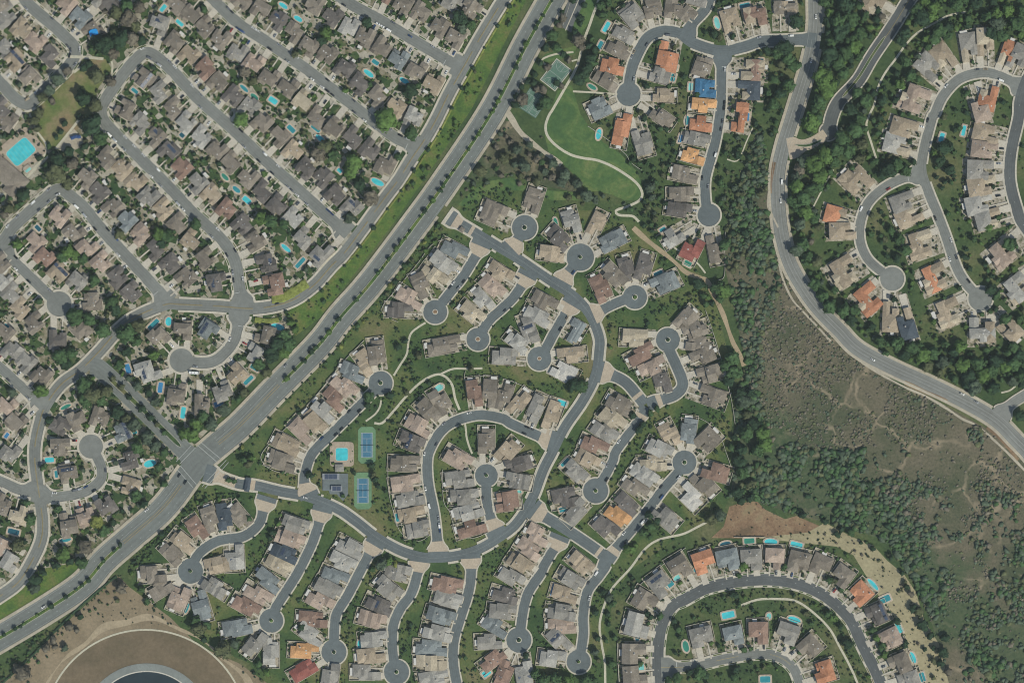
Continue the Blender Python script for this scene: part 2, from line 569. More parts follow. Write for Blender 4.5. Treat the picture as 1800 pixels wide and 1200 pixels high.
def fit(lab, most=16):
    for a, b in (('', ''), (' garden pool', ' pool'), (' curved', ''), (' by the ', ' by '), (' with solar panels', ''), (' from the ', ' from '), (' of the ', ' of '), (' along the ', ' along '), (' in the driveway of the ', ' at the '), (' inside the ', ' inside '), (' beside the ', ' beside '), (' from its ', ' from '), (' big tree', ''), (' in the ', ' in '), (' tall car', ' car'), (' park courts', ' courts'), (' south-west arm', ' arm'), (' street bending past', ' street by'), (' parked from', ' from'), (' the ', ' '), (' the ', ' ')):
        if len(lab.replace('/', ' ').split()) <= most:
            break
        if a:
            lab = lab.replace(a, b)
    return lab


ORD = ('zeroth first second third fourth fifth sixth seventh eighth ninth tenth eleventh twelfth thirteenth fourteenth fifteenth sixteenth seventeenth eighteenth nineteenth twentieth').split()


def ordn(n):
    if n < len(ORD):
        return ORD[n]
    suf = 'th' if 10 <= n % 100 <= 20 else {1: 'st', 2: 'nd', 3: 'rd'}.get(n % 10, 'th')
    return '%d%s' % (n, suf)


# ------------------------------------------------------------------ ground sheets
gm = MB()
gm.face([(-4000, -4000, 0), (4000, -4000, 0), (4000, 4000, 0), (-4000, 4000, 0)])
tag(gm.build('ground', [MAT['meadow']]), kind='structure')

NWYARD = parse('-90,-90 900,-90 845,30 700,296 600,440 560,500 520,535 526,575 440,675 335,790 310,845 190,955 100,1010 -90,1085')
poly_sheet('yard_terrain', NWYARD, 0.05, MAT['yard'])
GATED = parse('760,400 800,370 830,330 900,330 960,345 1010,370 1080,370 1130,390 1180,440 1240,490 1255,520 1280,620 1290,700 1285,760 1290,850 1270,905 1190,945 1110,1000 1075,1050 1070,1120 1085,1240 470,1240 440,1165 330,1120 230,1040 240,1000 300,900 420,800 520,690 640,540')
poly_sheet('greenbelt_field', GATED, 0.05, MAT['belt'])
CANYON = parse('1262,412 1285,520 1312,640 1292,700 1296,790 1284,868 1330,882 1400,905 1470,922 1560,950 1610,1030 1640,1100 1672,1240 1900,1240 1900,850 1800,806 1750,762 1640,700 1560,664 1480,608 1412,530 1372,470 1352,400 1345,260 1330,230 1270,420')
poly_sheet('canyon_terrain', CANYON, 0.08, MAT['canyon'])
poly_sheet('dry_hill', parse('1250,945 1272,925 1282,890 1300,884 1330,880 1345,895 1380,912 1400,906 1420,915 1460,932 1488,955 1440,950 1340,946'), 0.12, MAT['redsoil'])
poly_sheet('khaki_hill', parse('1330,945 1420,935 1450,918 1500,944 1535,958 1560,985 1590,1010 1610,1040 1625,1090 1650,1130 1668,1200 1672,1250 1625,1250 1612,1185 1580,1100 1540,1040 1500,975 1470,960'), 0.16, MAT['khaki'])
poly_sheet('dry_hill', parse('-90,1265 20,1182 208,1010 226,1030 300,1085 350,1135 420,1165 470,1200 520,1250 560,1300 300,1420 -90,1420'), 0.10, MAT['dry'])
CL0 = parse('70,180 120,140 140,105 185,104 196,120 170,160 170,195 150,215 130,235 100,265 80,262 60,225 52,205')
poly_sheet('park_lawn', CL0, 0.10, MAT['drypark'])
CLEAR.append([W(*p) for p in CL0])
CL1 = parse('964,205 980,160 1005,150 1020,200 1035,222 1060,250 1090,270 1100,280 1118,300 1128,322 1130,345 1122,352 1098,352 1075,342 1050,336 1033,338 1018,318 1000,298 985,285 965,270 958,240')
poly_sheet('park_lawn', CL1, 0.10, MAT['park'])
CLEAR.append([W(*p) for p in CL1])
poly_sheet('park_lawn', parse('805,360 830,335 860,318 900,312 935,330 970,335 1010,338 1020,352 970,352 930,335 905,335 870,335 845,350 820,365'), 0.12, MAT['park'])
poly_sheet('park_lawn', parse('1002,40 1020,62 1012,80 960,95 950,105 955,112 985,105 1010,95 1022,60 1060,0 1030,0'), 0.12, MAT['park'])
poly_sheet('scrub_terrain', parse('858,232 885,212 905,215 925,245 960,272 990,294 1012,318 1030,336 1012,338 960,328 930,318 900,303 868,310 835,322 822,318 838,290'), 0.13, MAT['canyon'])
AVBELT = parse('905,-60 955,-60 895,60 830,190 750,310 690,395 620,485 560,560 520,590 500,550 560,515 620,445 690,340 770,210 850,75')
poly_sheet('verge_field', AVBELT, 0.10, MAT['verge'])
poly_sheet('verge_field', parse('70,1000 150,985 190,960 140,1010 60,1060 -60,1125 -60,1075 20,1040'), 0.10, MAT['verge'])

# ------------------------------------------------------------------ roads
ROADS = {}


def road(rid, phrase, pts, width, mat, walk=4.0, bulb=None, flare=(1, 1), walkmat='walk', apron=None, island=None):
    p, s = smooth(parse(pts))
    ROADS[rid] = dict(id=rid, phrase=phrase, p=p, s=s, hw=width * S / 2, mat=mat, walk=walk * S, wm=walkmat, flare=flare, apron=apron,
                      bulb=None if bulb is None else (*W(bulb[0], bulb[1]), bulb[2] * S), island=island, z=0.20 + 0.009 * len(ROADS))


# arterials and collectors
road('avenue', 'the wide divided avenue', '1010,-70 970,0 925,80 865,197 782,322 727,398 652,497 600,556 560,607 486,682 423,747 375,788 345,817 290,890 233,941 183,985 146,1027 83,1070 0,1120 -70,1160', 43, 'road_wide', 5, flare=(0, 0), walkmat='gravel')
road('collector', 'the yellow-lined collector road', '925,-60 885,0 847,62 817,115 790,163 767,210 747,245 723,280 700,317 675,350 633,408 605,445 583,467 550,503 508,530 450,542 383,538 317,535 292,535 242,555 208,580 175,617 142,650 108,675 80,713 70,742 62,780 62,817 70,875 75,917 72,950 55,988 33,1022 0,1047 -60,1085', 20, 'road_old', 3.5, flare=(0, 0))
road('treelined', 'the tree-lined side avenue', '158,642 180,652 260,728 330,798 345,815', 32, 'road_wide', 0, flare=(0, 0.5))
road('curving', 'the pale curving road', '1433,-60 1433,8 1433,42 1428,83 1418,125 1405,167 1387,225 1377,258 1368,300 1367,342 1370,383 1375,417 1388,462 1410,503 1438,542 1475,580 1508,613 1567,645 1633,675 1700,708 1750,738 1783,770 1815,805 1870,880', 25, 'road_pale', 5, flare=(0, 0), walkmat='gravel')
road('ridge', 'the dark hillside entry road', '1630,-50 1593,8 1567,50 1533,100 1508,142 1475,178 1462,205 1458,228', 22, 'road_dark', 2.5, bulb=(1456, 232, 15), flare=(0, 0))
road('ridge_link', 'the paved entry court', '1452,236 1430,250 1405,258 1385,262', 20, 'paver', 0, flare=(0, 1))
# north-west tract
road('corner', 'the street bending past the park', '20,-40 48,5 93,45 127,78 132,93 123,113 93,145 55,180 42,182 25,172 3,148 -50,92', 21, 'road_old', flare=(0, 0))
road('loop', 'the long street looping past the park', '612,412 560,366 515,325 466,282 410,228 350,175 305,127 285,108 260,93 240,104 208,142 182,182 178,200 190,222 240,272 300,332 340,375 370,402 397,430 414,462 420,500 428,540', 21, 'road_old', flare=(1, 1))
road('middle', 'the middle street of the north-west tract', '320,-50 375,0 417,40 468,73 533,118 597,167 655,213 700,245 742,262', 20, 'road_old', flare=(0, 1))
road('northern', 'the northernmost tract street', '560,-30 617,8 667,35 717,65 767,95 808,118', 20, 'road_old', flare=(0, 1))
road('west_bend', 'the bent street below the clubhouse pool', '-60,480 0,430 25,397 75,353 103,333 125,345 150,367 183,408 250,480 296,532', 21, 'road_old', flare=(0, 1))
road('west_circle', 'the cul-de-sac at the west edge', '5,432 12,446 67,500 90,522 103,533', 19, 'road_old', bulb=(104, 534, 22), flare=(1, 0))
road('west_short', 'the short street at the west edge', '-60,595 0,645 35,677 78,715', 18, 'road_old', flare=(0, 1))
road('oval_close', 'the cul-de-sac west of the avenue junction', '64,868 85,872 110,872 150,863 175,845 179,825 172,805 160,785', 18, 'road_old', bulb=(160, 784, 21), flare=(1, 0))
road('south_west', 'the side street at the lower west edge', '-60,820 0,845 35,860 66,865', 18, 'road_old', flare=(0, 1))
road('hook_close', 'the hook-shaped cul-de-sac below the collector', '421,545 418,575 412,597 400,615 384,630 367,637 345,637 322,632', 19, 'road_old', bulb=(319, 633, 21), flare=(1, 0))
# north-east
road('ne_main', 'the street behind the park courts', '1436,72 1408,70 1370,72 1338,73 1307,83 1267,90 1225,79 1205,67 1197,60 1167,55 1138,67 1117,103 1108,133 1105,165', 19, 'road_gate', 3, bulb=(1105, 166, 21), flare=(0.4, 0))
road('ne_north', 'the street running off the north edge', '1207,70 1217,42 1243,10 1258,-50', 18, 'road_gate', 3, flare=(0.5, 0))
road('ne_south', 'the north-east cul-de-sac beside the canyon', '1270,90 1268,117 1267,183 1263,217 1255,258 1240,313 1240,350 1245,377', 17, 'road_gate', 3, bulb=(1246, 378, 20), flare=(1, 0))
road('villa_main', 'the villa street', '1800,160 1775,142 1733,128 1688,138 1658,168 1643,200 1638,208 1623,267 1620,300 1630,333 1647,375 1663,417 1680,467 1697,497 1722,524', 17, 'road_old', 3, bulb=(1723, 525, 21), flare=(1, 0))
road('villa_close', 'the lower villa cul-de-sac', '1622,305 1583,315 1550,333 1525,358 1512,392 1512,425 1525,455 1550,478 1568,489', 16, 'road_old', 3, bulb=(1568, 490, 21), flare=(1, 0))
road('villa_east', 'the dark street at the east edge', '1850,70 1810,130 1793,175 1790,208 1777,267 1775,317 1787,367 1800,397 1850,460', 19, 'road_dark', 3, flare=(0, 0))
road('se_entry', 'the road leaving the east edge', '1755,735 1775,712 1800,695 1860,660', 17, 'road_pale', 2, flare=(1, 0))
# gated community
road('gate_loop', 'the main road of the gated community', '785,378 800,388 842,413 883,438 908,453 967,493 1008,520 1037,553 1053,592 1053,617 1047,658 1025,703 993,750 972,792 955,825 937,872 915,910 890,935 833,968 767,980 717,972 667,947 625,915 592,893 542,873 492,863 450,853 420,850 385,838 360,830', 17, 'road_gate', 4, flare=(0.6, 0.8))
AP = 1
road('north_circle', 'the northern circle by the park', '893,442 905,430 915,412 922,402', 18, 'road_gate', 2.5, bulb=(922, 400, 22), flare=(1, 0), apron=AP, island=1)
road('second_circle', 'the second circle from the north gate', '985,502 994,486 1008,468 1020,453', 18, 'road_gate', 2.5, bulb=(1020, 452, 24), flare=(1, 0), apron=AP, island=1)
road('third_circle', 'the circle below the dirt track', '1034,556 1052,548 1075,536 1100,526 1118,522', 17, 'road_gate', 2.5, bulb=(1116, 522, 21), flare=(1, 0), apron=AP, island=1)
road('first_close', 'the cul-de-sac nearest the north gate', '848,424 837,448 813,487 792,513 765,548', 17, 'road_gate', 2.5, bulb=(765, 548, 21), flare=(1, 0), apron=AP, island=2)
road('second_close', 'the second cul-de-sac from the north gate', '930,478 918,500 903,522 883,542 860,563 840,594', 17, 'road_gate', 2.5, bulb=(840, 596, 20), flare=(1, 0), apron=AP, island=2)
road('third_close', 'the third cul-de-sac from the north gate', '1008,528 990,558 973,587 962,608 948,630', 17, 'road_gate', 2.5, bulb=(948, 630, 21), flare=(1, 0), apron=AP, island=2)
road('tennis_close', 'the cul-de-sac north of the tennis courts', '545,874 535,848 538,825 550,795 583,762 617,728 642,703 668,675', 17, 'road_gate', 2.5, bulb=(669, 673, 21), flare=(1, 0), apron=AP, island=1)
road('horseshoe', 'the inner horseshoe street', '975,775 950,767 900,745 883,735 842,729 800,740 775,758 757,787 751,810 753,850 763,900 768,942 770,978', 17, 'road_gate', 2.5, flare=(1, 1), apron=AP)
road('inner_circle', 'the circle inside the horseshoe', '874,938 867,923 862,908 855,875 855,838', 17, 'road_gate', 2.5, bulb=(855, 835, 20), flare=(1, 0), apron=AP, island=1)
road('east_spur', 'the short eastern spur', '1050,652 1075,659 1100,672 1122,697 1133,711', 19, 'road_gate', 2.5, flare=(1, 0), apron=AP)
road('east_close', 'the cul-de-sac south of the eastern spur', '1136,715 1120,742 1083,792 1078,808 1063,837 1047,863', 16, 'road_gate', 2.5, bulb=(1047, 862, 22), flare=(0.3, 0), island=1)
road('east_bend', 'the bent cul-de-sac beside the canyon', '1138,712 1160,703 1187,693 1200,675 1190,645 1177,617 1174,598', 19, 'road_gate', 2.5, bulb=(1174, 597, 21), flare=(0.3, 0), island=1)
road('lower_spur', 'the lower eastern spur', '935,892 950,903 1000,933 1050,967 1068,982', 19, 'road_gate', 2.5, flare=(1, 0), apron=AP)
road('canyon_close', 'the cul-de-sac with the orange roof by the canyon', '1068,984 1087,958 1133,903 1167,858 1192,830 1203,812', 17, 'road_gate', 2.5, bulb=(1203, 812, 21), flare=(0.3, 0), island=1)
road('belt_close', 'the cul-de-sac along the southern footpath', '1066,982 1055,1008 1033,1038 1025,1080 1025,1117 1018,1160', 17, 'road_gate', 2.5, bulb=(1017, 1162, 21), flare=(0.3, 0), island=1)
road('sixth_close', 'the sixth southern cul-de-sac', '985,940 977,958 957,992 950,1008 930,1038 920,1070 913,1122', 17, 'road_gate', 2.5, bulb=(912, 1124, 22), flare=(1, 0), apron=AP, island=1)
road('s_one', 'the first southern cul-de-sac by the reservoir', '470,872 463,895 455,920 428,942 383,950 350,972 336,1000', 17, 'road_gate', 2.5, bulb=(335, 1003, 22), flare=(1, 0), apron=AP, island=1)
road('s_two', 'the second southern cul-de-sac', '568,890 560,920 547,958 522,1008 500,1043 485,1067 477,1089', 17, 'road_gate', 2.5, bulb=(477, 1090, 21), flare=(1, 0), apron=AP, island=1)
road('s_three', 'the third southern cul-de-sac', '662,950 645,980 613,1042 593,1075 588,1100 587,1144', 17, 'road_gate', 2.5, bulb=(587, 1145, 22), flare=(1, 0), apron=AP, island=1)
road('s_four', 'the fourth southern cul-de-sac', '738,978 733,1010 723,1042 703,1070 691,1100 690,1142 696,1178', 17, 'road_gate', 2.5, bulb=(697, 1180, 22), flare=(1, 0), apron=AP, island=1)
road('s_five', 'the fifth southern street', '827,972 828,1008 823,1042 810,1083 798,1125 797,1167 806,1215 815,1260', 17, 'road_gate', 2.5, flare=(1, 0), apron=AP)
# south-east
road('se_arc', 'the dark arched street in the south-east', '1160,1265 1157,1183 1157,1133 1165,1092 1183,1063 1203,1053 1242,1033 1292,1022 1350,1018 1400,1025 1442,1042 1475,1067 1497,1092 1510,1120 1527,1155 1545,1192 1565,1250', 20, 'road_dark', 3.5, flare=(0, 0))
road('se_inner', 'the inner street of the south-east arch', '1162,1172 1217,1170 1275,1157 1333,1148 1367,1153 1390,1168 1403,1192 1420,1250', 17, 'road_old', 3.5, flare=(1, 0))

RL = list(ROADS.values())
for r in RL:
    p = r['p']
    n, t = normals(p)
    L = r['s'][-1]
    ds, de = r['s'], L - r['s']
    h = np.full(len(p), r['hw'])
    FR = 9.0
    for amt, dd in ((r['flare'][0], ds), (r['flare'][1], de)):
        # the kerb return starts where the side road meets the other carriageway's edge
        if amt:
            k = np.clip((FR + 9.0 - dd) / FR, 0, 1)
            h = h + amt * 5.0 * k * k
    r['h'], r['n'], r['t'] = h, n, t
    for q, hh in zip(p[::1], h):
        stamp(q[0], q[1], hh + r['walk'] + 0.4, 2)
for r in RL:
    for q, hh in zip(r['p'], r['h']):
        stamp(q[0], q[1], hh, 1)
    if r['bulb']:
        stamp(r['bulb'][0], r['bulb'][1], r['bulb'][2] + r['walk'], 2)
        stamp(r['bulb'][0], r['bulb'][1], r['bulb'][2], 1)


def covered(pts, me_id, self_part, slack=0.15):
    """which points lie on another carriageway (or on the other piece of the same road)"""
    hit = np.zeros(len(pts), bool)
    for r in RL:
        if r['id'] != me_id or self_part == 'bulb':
            lo, hi = r['p'].min(0) - 25, r['p'].max(0) + 25
            m = (pts[:, 0] > lo[0]) & (pts[:, 0] < hi[0]) & (pts[:, 1] > lo[1]) & (pts[:, 1] < hi[1])
            if m.any():
                d = pts[m][:, None, :] - r['p'][None]
                dd = np.hypot(d[..., 0], d[..., 1])
                hit[m] |= (dd < np.maximum(0, np.sqrt(np.maximum(r['h'] ** 2 - 1.5, 0.1)) + slack)[None]).any(1)
        if r['bulb'] and (r['id'] != me_id or self_part == 'ribbon'):
            bx, by, br = r['bulb']
            hit |= np.hypot(pts[:, 0] - bx, pts[:, 1] - by) < br + slack
    return hit


WALK_TOP = 0.20 + 0.009 * len(RL) + 0.12
walkz = 0
for r in RL:
    p, n, h = r['p'], r['n'], r['h']
    mb = MB()
    z = r['z']
    strip(mb, p - n * h[:, None], p + n * h[:, None], z)
    if r['bulb']:
        bx, by, br = r['bulb']
        ring = [(bx + br * math.cos(a), by + br * math.sin(a), z + 0.004) for a in np.linspace(0, 2 * math.pi, 48, endpoint=False)]
        mb.face(ring)
    ro = tag(mb.build('road', [MAT[r['mat']]]), kind='structure')
    uv = ro.data.uv_layers.new(name='UVMap')
    co = np.full((len(ro.data.loops), 2), 0.2, np.float32)
    m_ = len(p) - 1
    for i in range(m_):
        co[4 * i:4 * i + 4] = ((1, r['s'][i]), (1, r['s'][i + 1]), (0, r['s'][i + 1]), (0, r['s'][i]))
    if r['flare'] != (0, 0):
        for i in range(m_):
            if (r['flare'][0] and r['s'][i] < 16) or (r['flare'][1] and r['s'][-1] - r['s'][i] < 16):
                co[4 * i:4 * i + 4, 0] = 0.2
    uv.data.foreach_set('uv', co.ravel())
    if r['walk'] > 0:
        wb = MB()
        walkz += 1
        zt = WALK_TOP + 0.006 * (walkz % 12)
        w = r['walk']
        for sgn in (-1, 1):
            e0 = p + n * (sgn * h)[:, None]
            e1 = p + n * (sgn * (h + w))[:, None]
            mid = p + n * (sgn * (h + w * 0.35))[:, None]
            keep = ~covered(mid, r['id'], 'ribbon')
            # no overlap at the inner side of tight bends
            if sgn > 0:
                strip(wb, e0, e1, zt, 0, keep=keep)
                strip(wb, e0, e0, z - 0.05, 1, z2=zt, keep=keep)
            else:
                strip(wb, e1, e0, zt, 0, keep=keep)
                strip(wb, e0, e0, zt, 1, z2=z - 0.05, keep=keep)
        if r['bulb']:
            a = np.linspace(0, 2 * math.pi, 73)
            ca = np.stack([np.cos(a), np.sin(a)], 1)
            e0 = np.array([bx, by]) + ca * br
            e1 = np.array([bx, by]) + ca * (br + w)
            keep = ~covered(np.array([bx, by]) + ca * (br + w * 0.35), r['id'], 'bulb')
            strip(wb, e1, e0, zt + 0.004, 0, keep=keep)
            strip(wb, e0, e0, zt + 0.004, 1, z2=z - 0.05, keep=keep)
        tag(wb.build('pavement', [MAT[r['wm']], MAT['kerb']]), kind='structure')

# tan paver aprons where the closes leave the main road
for r in RL:
    if r['apron']:
        p, n, h, s = r['p'], r['n'], r['h'], r['s']
        ends = [0] + ([1] if r['id'] == 'horseshoe' else [])
        for e in ends:
            d = s if e == 0 else s[-1] - s
            m = (d > 4.6) & (d < 17.5)
            mb = MB()
            strip(mb, (p - n * h[:, None])[m], (p + n * h[:, None])[m], 0.20 + 0.009 * len(RL) + 0.02)
            tag(mb.build('pavement', [MAT['paver']]), kind='structure')



def band(rid, s0, s1, mat='paver', extra=0.0, from_end=False, z=0.04):
    r = ROADS[rid]
    L = r['s'][-1]
    if from_end:
        s0, s1 = L - s1, L - s0
    ss = np.linspace(s0, s1, 8)
    pp = np.stack([np.interp(ss, r['s'], r['p'][:, 0]), np.interp(ss, r['s'], r['p'][:, 1])], 1)
    nn = np.stack([np.interp(ss, r['s'], r['n'][:, 0]), np.interp(ss, r['s'], r['n'][:, 1])], 1)
    hh = np.interp(ss, r['s'], r['h']) + extra
    mb = MB()
    strip(mb, pp - nn * hh[:, None], pp + nn * hh[:, None], 0.20 + 0.009 * len(RL) + z)
    tag(mb.build('pavement', [MAT[mat]]), kind='structure')


band('gate_loop', 0, 3.5, 'walk', 1.5)
band('gate_loop', 9, 17, 'paver', 1.5)
band('gate_loop', 27, 30.5, 'paver', 0.5)
band('gate_loop', 10, 32, 'paver', 2.5, True)
band('gate_loop', 39.5, 46.5, 'road_gate', 1.6, True)
band('gate_loop', 46.5, 51, 'paver', 1.0, True)
band('east_spur', 9.2, 13.0, 'paver', 0.2, True)
band('lower_spur', 9.5, 13.0, 'paver', 0.2, True)
band('east_bend', 10, 15, 'paver', 0.2)
band('canyon_close', 8, 14, 'paver', 0.2)
band('east_close', 8, 12.5, 'paver', 0.2)

# medians -----------------------------------------------------------


def ribbon(name, pts, width, z, mat, kind='structure', wob=0.0, step=2.5):
    p, s = smooth(parse(pts) if isinstance(pts, str) else pts, step)
    n, t = normals(p)
    h = np.full(len(p), width * S / 2)
    if wob:
        h = h * (1 + wob * np.sin(s * 0.21) + wob * np.sin(s * 0.067 + 1))
    mb = MB()
    strip(mb, p - n * h[:, None], p + n * h[:, None], z)
    return tag(mb.build(name, [MAT[mat]]), kind=kind), p, n, s


def median(pts, width, mat, phrase):
    p, s = smooth(parse(pts))
    n, t = normals(p)
    h = np.full(len(p), width * S / 2)
    h[:3] *= np.array([0.25, 0.7, 0.9])
    h[-3:] *= np.array([0.9, 0.7, 0.25])
    z0, z1 = 0.25, 0.82
    mb = MB()
    a, b = p - n * h[:, None], p + n * h[:, None]
    a2, b2 = p - n * (h - 0.3)[:, None], p + n * (h - 0.3)[:, None]
    strip(mb, a, a, z1, 1, z2=z0)
    strip(mb, b, b, z0, 1, z2=z1)
    strip(mb, a, a2, z1, 1)
    strip(mb, b2, b, z1, 1)
    strip(mb, a2, b2, z1, 0)
    return tag(mb.build('road_median', [MAT[mat], MAT['kerb']]), kind='structure')


AV = ROADS['avenue']['p']
MEDA = '995,-45 970,0 925,80 865,197 782,322 727,398 652,497 600,556 560,607 495,673'
MEDB = '215,956 183,985 146,1027 83,1070 0,1120 -60,1152'
median(MEDA, 6.5, 'verge', '')
median(MEDB, 6.5, 'verge', '')
median('190,662 260,728 318,785', 8, 'belt', '')
median('1556,64 1533,98 1508,138 1480,172', 5, 'belt', '')
median('1398,255 1420,256 1445,246', 5, 'belt', '')

# painted lines --------------------------------------------------------
PZ = 0.20 + 0.009 * len(RL) + 0.035


def paint(r, off, width, mat, dash=None, smin=0, smax=1e9, z=PZ):
    p, n, s = r['p'], r['n'], r['s']
    ss = np.arange(max(smin, 0), min(smax, s[-1]), 1.5)
    pp = np.stack([np.interp(ss, s, p[:, 0]), np.interp(ss, s, p[:, 1])], 1)
    nn = np.stack([np.interp(ss, s, n[:, 0]), np.interp(ss, s, n[:, 1])], 1)
    keep = np.ones(len(ss), bool) if dash is None else (ss % (dash[0] + dash[1])) < dash[0]
    mb = MB()
    strip(mb, pp + nn * (off - width / 2), pp + nn * (off + width / 2), z, keep=keep)
    if mb.f:
        tag(mb.build('road_marking', [MAT[mat]]), kind='structure')


A = ROADS['avenue']
def s_at(r, x, y):
    q = np.array(W(x, y))
    return r['s'][np.argmin(np.hypot(*(r['p'] - q).T))]


sj0, sj1 = s_at(A, 385, 780), s_at(A, 318, 855)
for a, b in ((0, sj0), (sj1, 1e9)):
    for off in (-6.8, 6.8):
        paint(A, off, 0.28, 'white_paint', (3, 9), a, b)
    for off in (-10.6, 10.6):
        paint(A, off, 0.16, 'white_paint', None, a, b)
sm0, sm1 = s_at(A, 492, 676), s_at(A, 217, 954)
for a, b in ((sm0, sj0), (sj1, sm1)):
    paint(A, 0.55, 0.3, 'yellow_paint', None, a, b)
    paint(A, -1.6, 0.3, 'yellow_paint', None, a, b)
    paint(A, -4.4, 0.25, 'white_paint', None, a, b)
C_ = ROADS['collector']
for off in (-0.3, 0.3):
    paint(C_, off, 0.22, 'yellow_paint', (40, 9))
V_ = ROADS['curving']
for off in (-5.6, 5.6):
    paint(V_, off, 0.16, 'white_paint')
for off in (-1.7, 1.7):
    paint(V_, off, 0.16, 'white_paint', None if off > 0 else (30, 6))
paint(ROADS['gate_loop'], 0, 0.1, 'white_paint', None, 12, 1e9)
paint(ROADS['se_arc'], 0, 0.3, 'white_paint', (2, 6))
paint(ROADS['se_arc'], 2.2, 0.2, 'white_paint', (1.6, 7))
paint(ROADS['se_inner'], 0, 0.25, 'yellow_paint', (24, 30))
paint(ROADS['villa_east'], 0, 0.25, 'white_paint', (2, 6))
paint(ROADS['ridge'], 0.2, 0.25, 'yellow_paint', None, 0, 95)
# crosswalks at the avenue junction: two lines each
mb = MB()


def line(mb, x0, y0, x1, y1, wd, z):
    a, b = np.array(W(x0, y0)), np.array(W(x1, y1))
    t = (b - a) / np.hypot(*(b - a))
    nn = np.array([-t[1], t[0]]) * wd / 2
    mb.face([(*(a - nn), z), (*(b - nn), z), (*(b + nn), z), (*(a + nn), z)])


for q in ('317,818 347,853', '311,824 340,857', '352,776 388,806', '346,781 382,812', '316,815 344,786', '310,811 336,783', '355,855 398,808', '360,858 402,812'):
    a, b = parse(q)
    line(mb, *a, *b, 0.5, PZ + 0.01)
tag(mb.build('road_marking', [MAT['white_paint']]), kind='structure')
mb = MB()
for rid in ('northern', 'middle', 'loop', 'west_bend', 'west_short', 'oval_close', 'hook_close', 'ne_south', 'villa_close', 'se_inner'):
    r = ROADS[rid]
    e = -1 if rid in ('northern', 'middle', 'west_bend', 'west_short', 'loop') else 0
    d = (r['s'][-1] - r['s']) if e == -1 else r['s']
    i = int(np.argmin(abs(d - 15)))
    q, nn, tt = r['p'][i], r['n'][i] * (1 if e == 0 else -1), r['t'][i]
    a, b = q + nn * 0.3, q + nn * (r['h'][i] - 0.2)
    mb.face([(*(a - tt * 0.3), PZ), (*(a + tt * 0.3), PZ), (*(b + tt * 0.3), PZ), (*(b - tt * 0.3), PZ)])
tag(mb.build('road_marking', [MAT['white_paint']]), kind='structure')

vb = MB()
for rid in ('corner', 'loop', 'middle', 'northern', 'west_bend', 'west_circle', 'west_short', 'se_arc', 'se_inner', 'oval_close'):
    r = ROADS[rid]
    R = random.Random(rid + 'v')
    for side in (-1, 1):
        k = 20.0
        while k < r['s'][-1] - 20:
            ln = R.uniform(4, 9)
            ss = np.linspace(k, k + ln, 5)
            pp = np.stack([np.interp(ss, r['s'], r['p'][:, 0]), np.interp(ss, r['s'], r['p'][:, 1])], 1)
            nn = np.stack([np.interp(ss, r['s'], r['n'][:, 0]), np.interp(ss, r['s'], r['n'][:, 1])], 1)
            a, b = (0.35, 1.45)
            if not covered(pp + nn * side * (r['hw'] + 0.9), rid, 'ribbon', 1.5).any():
                q0, q1 = pp + nn * side * (r['hw'] + a), pp + nn * side * (r['hw'] + b)
                if side > 0:
                    strip(vb, q0, q1, WALK_TOP + 0.085)
                else:
                    strip(vb, q1, q0, WALK_TOP + 0.085)
            k += ln + R.choice((3.5, 5, 6.5, 9))
tag(vb.build('verge_lawn', [MAT['belt']]), kind='structure')

